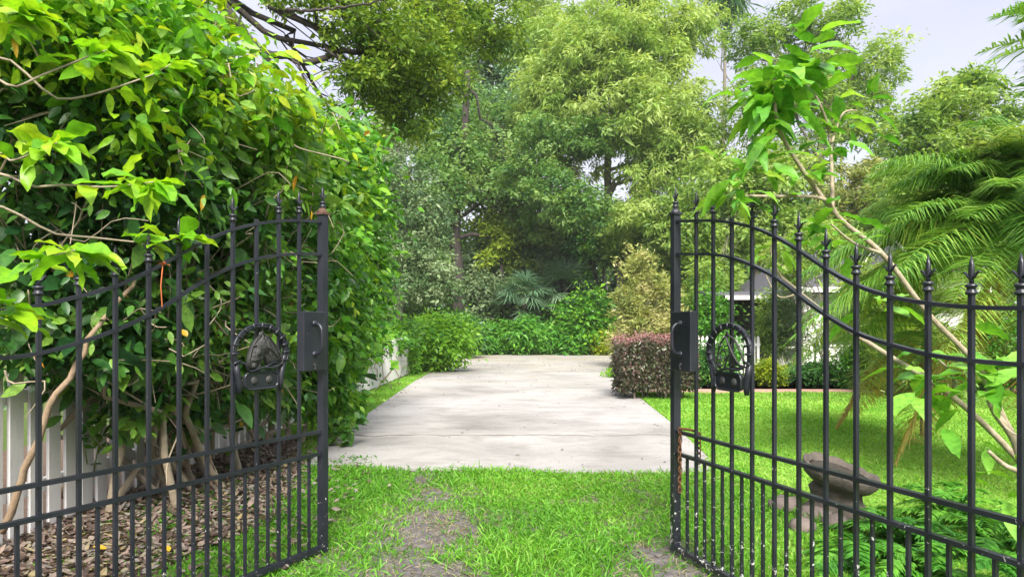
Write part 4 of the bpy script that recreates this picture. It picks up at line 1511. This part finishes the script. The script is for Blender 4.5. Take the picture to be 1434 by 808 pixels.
# the house beyond the lawn
hb_ = np.array([10.2, 25.0, 0])
root = empty('house', hb_, 'white house with grey shingle roof and dark porch beyond the lawn', 'house')


def part(nm, mat, fn, par=None, smooth=False):
    m_ = MB()
    fn(m_)
    return m_.build(nm, mat, par or root, smooth)


part('wall', 'wall_white', lambda m: m.box((0, 0, 0), (5.6, 8, 2.72)))


def roof(m, x0, x1, y0, y1, ze, zr, hip):
    ym = (y0 + y1) / 2
    V = [(x0, y0, ze), (x1, y0, ze), (x1, y1, ze), (x0, y1, ze), (x0 + hip, ym, zr), (x1 - hip, ym, zr), (x0, y0, ze - .14), (x1, y0, ze - .14), (x1, y1, ze - .14), (x0, y1, ze - .14)]
    L_ = [0, 1, 5, 4, 1, 2, 5, 2, 3, 4, 5, 3, 0, 4, 6, 7, 1, 0, 7, 8, 2, 1, 8, 9, 3, 2, 9, 6, 0, 3, 9, 8, 7, 6]
    m.raw(V, L_, [4, 3, 4, 3, 4, 4, 4, 4, 4])


rf = part('roof', 'shingle', lambda m: roof(m, -.5, 6.2, -.55, 8.5, 2.9, 4.9, 2.2))
part('fascia', 'white_paint', lambda m: (m.box((-.52, -.60, 2.74), (6.2, -.553, 2.92)), m.box((-.55, -.60, 2.74), (-.503, 8.5, 2.92))), rf)


def gable(m):
    V = [(2.4, 1.4, 3.5), (5.0, 1.4, 3.5), (3.7, 1.4, 4.95), (2.4, 5, 3.5), (5.0, 5, 3.5), (3.7, 5, 4.95)]
    m.raw(V, [0, 1, 2, 5, 4, 3, 0, 2, 5, 3, 1, 4, 5, 2, 0, 3, 4, 1], [3, 3, 4, 4, 4])


gb = part('gable_roof', 'shingle', gable)
part('barge_board', 'white_paint', lambda m: (m.tube([(2.3, 1.3, 3.4), (3.7, 1.3, 4.98)], .06, 4), m.tube([(5.1, 1.3, 3.4), (3.7, 1.3, 4.98)], .06, 4)), gb)
pr_ = part('porch_roof', 'shingle', lambda m: m.raw([(-2.9, -.6, 2.62), (-.55, -.6, 2.62), (-.55, 3.0, 2.95), (-2.9, 3.0, 2.95), (-2.9, -.6, 2.5), (-.55, -.6, 2.5), (-.55, 3.0, 2.83), (-2.9, 3.0, 2.83)],
                                                       [0, 1, 2, 3, 7, 6, 5, 4, 0, 4, 5, 1, 1, 5, 6, 2, 2, 6, 7, 3, 3, 7, 4, 0], [4] * 6))
part('porch_fascia', 'stone_pale', lambda m: m.box((-2.92, -.65, 2.48), (-.55, -.602, 2.63)), pr_)
part('porch_back', 'dark_wood', lambda m: m.box((-2.6, 2.4, 0), (-.01, 2.5, 2.65)))
part('porch_side', 'dark_wood', lambda m: m.box((-2.75, -.1, .0), (-2.65, 2.4, 2.6)))
for x_ in (-2.7,):
    part('porch_post', 'white_paint', lambda m: m.box((x_ - .05, -.55, 0), (x_ + .05, -.45, 2.48)))
for x_ in (.7, 2.8):
    wf = part('window_frame', 'white_paint', lambda m: (m.box((x_ - .07, -.05, .95), (x_ + .02, -.002, 2.25)), m.box((x_ + 1.08, -.05, .95), (x_ + 1.17, -.002, 2.25)), m.box((x_ - .07, -.06, .87), (x_ + 1.17, -.002, .948)), m.box((x_ - .07, -.05, 2.252), (x_ + 1.17, -.002, 2.34))))
    part('window_pane', 'window_glass', lambda m: m.box((x_ + .02, -.02, .95), (x_ + 1.08, -.003, 2.25)), wf)

# ------------------------------------------------------------------ far end of the driveway
bush('lush yellow green vine mound over the fence end, left of the far driveway', 612, 521, 104, 84, 'hedge_leaf', 131, .13, .07, 46, .32, 120, name='vine_mound', cat='vines', tint=.82, tvar=.2)
bush('darker green bush behind the vine mound at the foot of the big trunk', 640, 502, 86, 66, 'dark_leaf', 132, .16, .09, 44, .4, 80, tint=.5)
bush('rust orange dead shrub above the far hedge', 690, 489, 34, 58, 'rust_leaf', 133, .22, .1, 30, .3, 20, name='dead_shrub', cat='shrub')
# far hedge of ferny bushes, one mass per plant
LB = ['ferny green hedge bush at the far edge of the concrete, leftmost of the row', 'ferny hedge bush below the rust orange shrub', 'ferny hedge bush in the middle of the row below the grey palmetto', 'ferny hedge bush in the row just left of the round glossy bush', 'ferny hedge bush squeezed against the round glossy bush']
for q, px in enumerate((672, 704, 738, 772, 800)):
    bush(LB[q], px, 497.5 - (q % 2) * .6, 54, 44 + 4 * (q % 3), 'fern_leaf' if q != 1 else 'hedge_leaf', 140 + q, .24, .08, 44, .4, 50, group='far hedge bushes', tint=.7, tvar=.22)


def palmetto(label, px, py, Z, r, seed, n=26):
    rg_ = np.random.default_rng(seed)
    c = P(px, py, Z)
    base = np.array([c[0], c[1], 0.0])
    root = empty('palmetto', base, label, 'palmetto')
    m_ = MB()
    for q in range(n):
        d_ = unit(rg_.normal(size=3) * np.array([1, 1, .6]) + np.array([0, 0, .45]))
        hub = c + d_ * r * .5
        sd_ = unit(np.cross(d_, [0, 0, 1.0]))
        upv = np.cross(sd_, d_)
        a_ = np.linspace(-1.9, 1.9, 22)
        ax = np.cos(a_)[:, None] * d_ + np.sin(a_)[:, None] * sd_ + rg_.normal(0, .06, (22, 3))
        m_.leaves(np.repeat(hub[None], 22, 0), ax, np.repeat(upv[None], 22, 0) + rg_.normal(0, .1, (22, 3)), r * .75 * rg_.uniform(.8, 1.1, 22), .07, 'blade', rg_.uniform(.15, .5), .1, rg_.normal(.5, .22) + rg_.normal(0, .1, 22))
    m_.build('fan_leaves', 'blue_leaf', root, origin=base)
    t_ = MB()
    for q in range(n):
        pass
    t_.tube([base, base * .5 + c * .5 + np.array([.05, 0, 0]), c], [.22, .18, .16], 10)
    t_.build('trunk', 'bark_dark', root, origin=base, smooth=True)


palmetto('grey green spiky palmetto above the far hedge, left one of the pair', 735, 415, 43.8, 2.0, 151)
palmetto('grey green spiky palmetto above the far hedge, right one of the pair', 792, 402, 44.5, 2.1, 152)

# ------------------------------------------------------------------ trees
Z = 44.2
tree('oak_tree', 'big live oak with a thick dark trunk left of the far driveway end', [base_at(645, Z), P(641, 400, Z), P(636, 320, Z), P(648, 200, Z), P(655, 100, Z)], .46,
     [lob(600, 270, 44, 2.8, 2.2, 80), lob(655, 230, 45, 2.8, 2.4, 80), lob(715, 250, 45, 3.2, 2.2, 90), lob(570, 330, 43, 2.0, 2.0, 50), lob(620, 190, 46, 2.6, 2.0, 70), lob(690, 170, 48, 2.8, 2.2, 70), lob(750, 300, 46, 2.8, 2.2, 70), lob(700, 330, 49, 2.0, 1.5, 36), lob(790, 340, 47, 2.4, 2.0, 56)],
     'oak_leaf', 'bark_dark', 66, .24, .12, .72, 201, tint=.62, frac=.35, upn=.2)
Z = 38
tree('grey_leaved_tree', 'grey green small leaved tree between the left shrub and the big trunk', [base_at(560, Z), P(562, 400, Z), P(570, 300, Z), P(575, 230, Z)], .2,
     [lob(590, 310, 36, 1.7, 1.7, 60), lob(555, 260, 37, 1.8, 1.5, 60), lob(610, 390, 35, 1.3, 1.5, 46), lob(570, 380, 35, 1.6, 1.8, 60), lob(545, 200, 38, 1.5, 1.2, 36), lob(520, 330, 37, 1.7, 2.4, 60)],
     'grey_leaf', 'bark_grey', 70, .17, .085, .5, 202, tint=.5, frac=.3)
Z = 54
tree('blue_green_tree', 'dark blue green tree rising behind the oak near the top centre', [base_at(690, Z), P(688, 350, Z), P(684, 200, Z), P(686, 100, Z)], .35,
     [lob(690, 130, Z, 2.6, 2.2, 70), lob(660, 170, Z, 2.4, 1.8, 60), lob(725, 165, Z, 2.8, 2.0, 70), lob(690, 220, Z, 3.4, 2.0, 70), lob(700, 90, Z, 1.8, 1.4, 40)],
     'blue_leaf', 'bark_dark', 80, .28, .12, .75, 203, tint=.5)
Z = 44
tree('pale_tree', 'very tall pale green fine leaved tree filling the top centre right', [base_at(872, Z), P(868, 380, Z), P(850, 260, Z), P(862, 120, Z), P(868, 20, Z)], .34,
     [lob(850, 70, 42, 3.0, 2.6, 110), lob(800, 110, 43, 2.6, 2.4, 90), lob(900, 60, 43, 2.8, 2.6, 100), lob(870, 150, 42, 3.2, 2.6, 110), lob(930, 140, 42, 2.8, 2.8, 100), lob(800, 200, 44, 2.6, 2.2, 80), lob(880, -20, 44, 2.8, 2.6, 80), lob(960, 40, 44, 2.4, 2.2, 70), lob(920, 230, 42, 2.4, 2.2, 80), lob(970, 200, 41, 2.2, 2.4, 70), lob(760, 140, 45, 2.2, 2.2, 60), lob(900, 310, 41, 2.2, 1.7, 56), lob(770, 60, 46, 2.2, 2.0, 50), lob(960, 300, 40, 1.9, 1.7, 50)],
     'pale_leaf', 'bark_grey', 104, .28, .08, .62, 204, tint=.74, tvar=.2, droop=.6, frac=.4)
Z = 45
tree('leaning_tree', 'dark bare limbed tree leaning over the far driveway right of centre', [base_at(838, Z), P(832, 380, Z), P(808, 300, Z), P(785, 250, Z), P(782, 205, Z), P(800, 160, Z)], .24,
     [lob(775, 270, 41, 2.0, 1.4, 46), lob(815, 290, 40, 1.7, 1.3, 44), lob(760, 190, 42, 1.8, 1.3, 40), lob(830, 190, 41, 1.5, 1.1, 34), lob(740, 240, 42, 1.7, 1.3, 40)],
     'oak_leaf', 'bark_dark', 60, .22, .11, .55, 205, tint=.6, frac=.4)
Z = 45
tree('slim_tree', 'slim tree with a short bare trunk and dark glossy leaves behind the round bush', [base_at(845, Z), P(845, 440, Z), P(844, 370, Z), P(838, 300, Z)], .10,
     [lob(838, 310, Z, 1.2, 1.2, 44), lob(820, 345, Z, 1.1, 1.0, 40), lob(858, 345, Z, 1.0, 1.1, 40), lob(868, 400, Z, .7, 1.4, 30), lob(815, 390, Z, .8, .8, 26)],
     'dark_leaf', 'bark_grey', 60, .22, .13, .42, 206, tint=.45, frac=.2, rt=.6)
Z = 45.5
tree('small_tree', 'small sunlit yellow green tree deep between the trunks', [base_at(702, Z), P(702, 380, Z), P(700, 300, Z)], .2,
     [lob(702, 335, Z, 1.0, 1.5, 46), lob(686, 312, Z, .9, .8, 24), lob(712, 300, Z, .8, .8, 22), lob(690, 360, Z, .7, .7, 14)], 'olive_leaf', 'bark_dark', 46, .24, .11, .5, 207, tint=.9, upn=.2)
# overhead oak on the left
Z = 15
tree('overhanging_oak', 'olive leaved oak whose dark limbs reach across the top left', [np.array([-10.5, 16.0, 0]), np.array([-10.0, 15.8, 4]), P(150, -130, 15.5), P(285, -20, 15)], .42,
     [lob(560, 60, 16, 1.3, .75, 70), lob(500, 40, 15.5, .8, .5, 44), lob(600, 110, 17, 1.1, .7, 56), lob(540, 120, 16.5, 1.1, .6, 56), lob(505, 105, 15.5, .6, .35, 22), lob(680, 20, 18, 1.1, .7, 50), lob(620, 30, 17, 1.0, .6, 44), lob(220, 20, 14.5, .9, .45, 34), lob(560, 165, 17, .9, .55, 36), lob(470, 165, 16, .8, .4, 20), lob(500, -10, 15.5, 1.0, .4, 30), lob(400, -5, 15, .7, .3, 12), lob(300, 35, 14.5, .6, .3, 12), lob(250, 5, 14.5, .8, .4, 24), lob(425, -5, 15, .6, .2, 8), lob(700, 60, 18.5, .7, .5, 22)],
     'olive_leaf', 'bark_dark', 52, .11, .05, .30, 208, tint=.58, tvar=.2, upn=.3, frac=.2, fork=.85, twig=.01)
o = bpy.data.objects['overhanging_oak']
tb = MB()
rg = np.random.default_rng(209)
for pts, r_ in (([(285, -30, 15), (330, 30, 15), (365, 72, 15), (400, 78, 15), (430, 88, 15.2), (480, 72, 15.5), (530, 78, 16), (590, 90, 16.5)], .11), ([(365, 72, 15), (385, 95, 15), (395, 110, 15)], .05),
                ([(400, 78, 15), (420, 95, 15), (432, 135, 15)], .04), ([(330, 45, 15), (300, 40, 14.8), (270, 70, 14.5)], .03), ([(400, 15, 14), (450, 14, 14), (500, 8, 14), (560, -5, 14)], .035)):
    p = smooth_path([P(*q) for q in pts], 26) + rg.normal(0, .012, (26, 3))
    tb.tube(p, np.linspace(r_, r_ * .4, 26), 8)
tb.build('limb', 'bark_dark', o, origin=o.location, smooth=True)

# right-hand tall trees
Z = 38
tree('tall_tree', 'tall airy tree with reddish branch tips against the sky at the upper right', [base_at(1150, Z), P(1150, 380, Z), P(1145, 250, Z), P(1160, 120, Z), P(1165, 30, Z)], .28,
     [lob(1170, 60, Z, 1.6, 1.7, 50), lob(1215, 110, Z, 1.7, 1.5, 50), lob(1120, 120, Z, 1.9, 1.8, 66), lob(1245, 70, Z, 1.0, .9, 18), lob(1180, 160, Z, 2.0, 1.6, 60), lob(1110, 30, Z, 1.6, 1.4, 44), lob(1060, 150, Z, 2.0, 2.0, 66), lob(1230, 175, Z, 1.5, 1.3, 36), lob(1130, 220, Z, 2.0, 1.5, 56), lob(1050, 60, Z, 1.6, 1.5, 44), lob(1190, 5, Z, .8, .9, 14)],
     'pale_leaf', 'bark_grey', 66, .24, .07, .48, 210, tint=.52, droop=.2, frac=.35)
Z = 30
tree('broad_tree', 'rounded green tree under the open sky behind the feathery palm', [base_at(1340, Z), P(1338, 380, Z), P(1335, 260, Z), P(1335, 160, Z)], .26,
     [lob(1340, 150, Z, 1.6, 1.3, 60), lob(1290, 200, Z, 1.7, 1.5, 64), lob(1390, 190, Z, 1.7, 1.5, 64), lob(1340, 240, Z, 2.2, 1.6, 80), lob(1270, 270, Z, 1.6, 1.6, 60), lob(1420, 260, Z, 1.8, 1.8, 60), lob(1310, 330, Z, 2.0, 1.6, 60), lob(1440, 340, Z, 2.0, 1.6, 50), lob(1365, 118, Z, .8, .6, 20)],
     'pale_leaf', 'bark_grey', 70, .22, .08, .5, 211, tint=.5, frac=.3)
Z = 33
tree('garden_tree', 'mid green tree behind the porch left of the house roof', [base_at(1060, Z), P(1058, 400, Z), P(1050, 300, Z), P(1055, 230, Z)], .2,
     [lob(1010, 260, Z, 1.7, 1.5, 60), lob(1070, 250, Z, 1.8, 1.5, 64), lob(980, 330, Z, 1.5, 1.6, 56), lob(1040, 330, Z, 1.9, 1.5, 64), lob(1105, 310, Z, 1.6, 1.4, 54), lob(1000, 400, 31, 1.2, 1.3, 40), lob(1130, 370, Z, 1.3, 1.0, 36)],
     'pale_leaf', 'bark_grey', 70, .22, .09, .5, 212, tint=.58, frac=.3)
Z = 36
tree('garden_tree', 'yellow green tree behind the house between the roof and the palms', [base_at(1215, Z), P(1212, 400, Z), P(1210, 300, Z), P(1215, 260, Z)], .2,
     [lob(1180, 270, Z, 1.8, 1.5, 60), lob(1235, 260, Z, 1.8, 1.5, 60), lob(1200, 320, Z, 1.9, 1.3, 60), lob(1150, 320, Z, 1.4, 1.2, 44), lob(1260, 310, Z, 1.4, 1.3, 44)],
     'gold_leaf', 'bark_grey', 66, .22, .08, .5, 213, tint=.3, frac=.3)
Z = 60
tree('cabbage_palm', 'distant cabbage palm with a shaggy skirt of hanging fronds at the top', [base_at(1015, Z), P(1012, 300, Z), P(1015, 120, Z), P(1015, 0, Z)], .25,
     [lob(1015, 0, Z, 1.6, 2.2, 60), lob(1030, -40, Z, 2.2, 1.2, 50)], 'dark_leaf', 'bark_grey', 30, .9, .07, .5, 214, cat='palm', droop=1.5, frac=.05, tint=.35)
Z = 52
tree('back_tree', 'tall green tree behind the overhanging oak at the top centre left', [base_at(585, Z), P(585, 350, Z), P(590, 200, Z), P(592, 60, Z)], .3,
     [lob(590, 60, Z, 2.6, 2.2, 66), lob(560, 110, Z, 2.6, 2.0, 60), lob(625, 100, Z, 2.4, 2.2, 60), lob(540, 180, Z, 2.4, 2.0, 40), lob(500, 240, Z, 2.6, 2.0, 36), lob(600, 10, Z, 2.2, 1.8, 46), lob(660, 50, Z, 2.0, 2.2, 46), lob(460, 290, Z, 2.8, 2.4, 40)],
     'pale_leaf', 'bark_dark', 74, .30, .10, .7, 215, tint=.6, frac=.25)
Z = 57
tree('back_tree', 'tall yellow green tree behind the blue green one at the top centre', [base_at(745, Z), P(745, 350, Z), P(748, 200, Z), P(750, 40, Z)], .3,
     [lob(750, 40, Z, 2.6, 2.4, 66), lob(725, 90, Z, 2.2, 2.0, 50), lob(780, 110, Z, 2.8, 2.2, 60), lob(740, -10, Z, 2.0, 1.8, 40), lob(790, 30, Z, 2.0, 1.6, 40)],
     'pale_leaf', 'bark_dark', 74, .30, .10, .7, 216, tint=.68, frac=.25)

UND = [(588, 43.5, 335, 'grey_leaf', 'soft grey green understory tree left of the big trunk near its foot', .62), (682, 46.2, 395, 'grey_leaf', 'low grey green understory tree right of the big trunk', .6), (738, 47, 350, 'pale_leaf', 'pale understory tree behind the palmettos', .5),
       (775, 46.5, 345, 'grey_leaf', 'grey green understory tree behind the right palmetto', .62), (812, 46, 330, 'grey_leaf', 'grey understory tree left of the slim trunk', .5), (885, 44, 330, 'pale_leaf', 'pale understory tree behind the gold shrub', .5), (575, 42.5, 400, 'oak_leaf', 'low oak sapling behind the vine mound', .65), (945, 42, 370, 'pale_leaf', 'pale tree behind the right gate latch post', .55)]
for q, (px, Z, py, lf, lb, tn) in enumerate(UND):
    rq = np.random.default_rng(400 + q)
    tree('understory_tree', lb, [base_at(px, Z), P(px + 3, 430, Z), P(px - 2, py + 20, Z), P(px, py, Z)], .10,
         [lob(px + rq.normal(0, 9), py + dy, Z + rq.normal(0, .5), rq.uniform(.9, 1.4), rq.uniform(.9, 1.4), 34) for dy in (-28, 5, 35, 70)] + [lob(px + sg * 20, py + rq.uniform(0, 70), Z, 1.0, 1.1, 26) for sg in (-1, 1)],
         lf, 'bark_grey', 60, .22, .10, .55, 420 + q, group='understory trees', frac=.3, tint=tn, upn=.2, tvar=.2)

# far-off wood closing every gap near the ground
rg = np.random.default_rng(300)
n = 2700
x = rg.uniform(-62, 62, n)
y = rg.uniform(58, 82, n)
h = 8 + 6 * vnoise(x, y * .4, .13) + 2 * rg.random(n)
lobes = []
mb = MB()
m = n * 70
cz = h * rg.random(n) ** 1.1
c = np.stack([x, y, cz], 1)
idx = np.repeat(np.arange(n), 70)
pos = c[idx] + rg.normal(size=(m, 3)) * np.array([1.0, 1.0, .7])
ax = rg.normal(size=(m, 3)) + [0, 0, -.3]
ct = rg.normal(.5, .2, n)
mb.leaves(pos, ax, rg.normal(size=(m, 3)) * .6 + [0, -.5, .4], .55 * rg.uniform(.6, 1.3, m), .26, 'mid', .15, .25, ct[idx] + rg.normal(0, .12, m))
tag(mb.build('woodland', 'wood_leaf'), kind='stuff')
# undergrowth between the trees
n = 600
x = rg.uniform(-26, 9, n)
y = rg.uniform(47, 57, n)
mb = MB()
m = n * 60
idx = np.repeat(np.arange(n), 60)
c = np.stack([x, y, 3.4 * rg.random(n)], 1)
mb.leaves(c[idx] + rg.normal(size=(m, 3)) * .6, rg.normal(size=(m, 3)), rg.normal(size=(m, 3)) * .6 + [0, 0, .8], .34 * rg.uniform(.6, 1.3, m), .17, 'mid', .15, .25, rg.normal(.4, .2, n)[idx])
tag(mb.build('undergrowth', 'wood_leaf'), kind='stuff')

# thin scattering volume, added to lift the shadows among the far trees
mb = MB()
mb.box((-90, -12, -1.0), (90, 95, 42))
m, nt, out = new_mat('fill_haze')
pv = nt.nodes.new('ShaderNodeVolumePrincipled')
pv.inputs['Color'].default_value = (.93, .95, .97, 1)
pv.inputs['Density'].default_value = .0004
pv.inputs['Anisotropy'].default_value = 0.0
nt.links.new(pv.outputs[0], out.inputs['Volume'])
MATS['fill_haze'] = m
tag(mb.build('fill_haze', 'fill_haze'), kind='stuff')
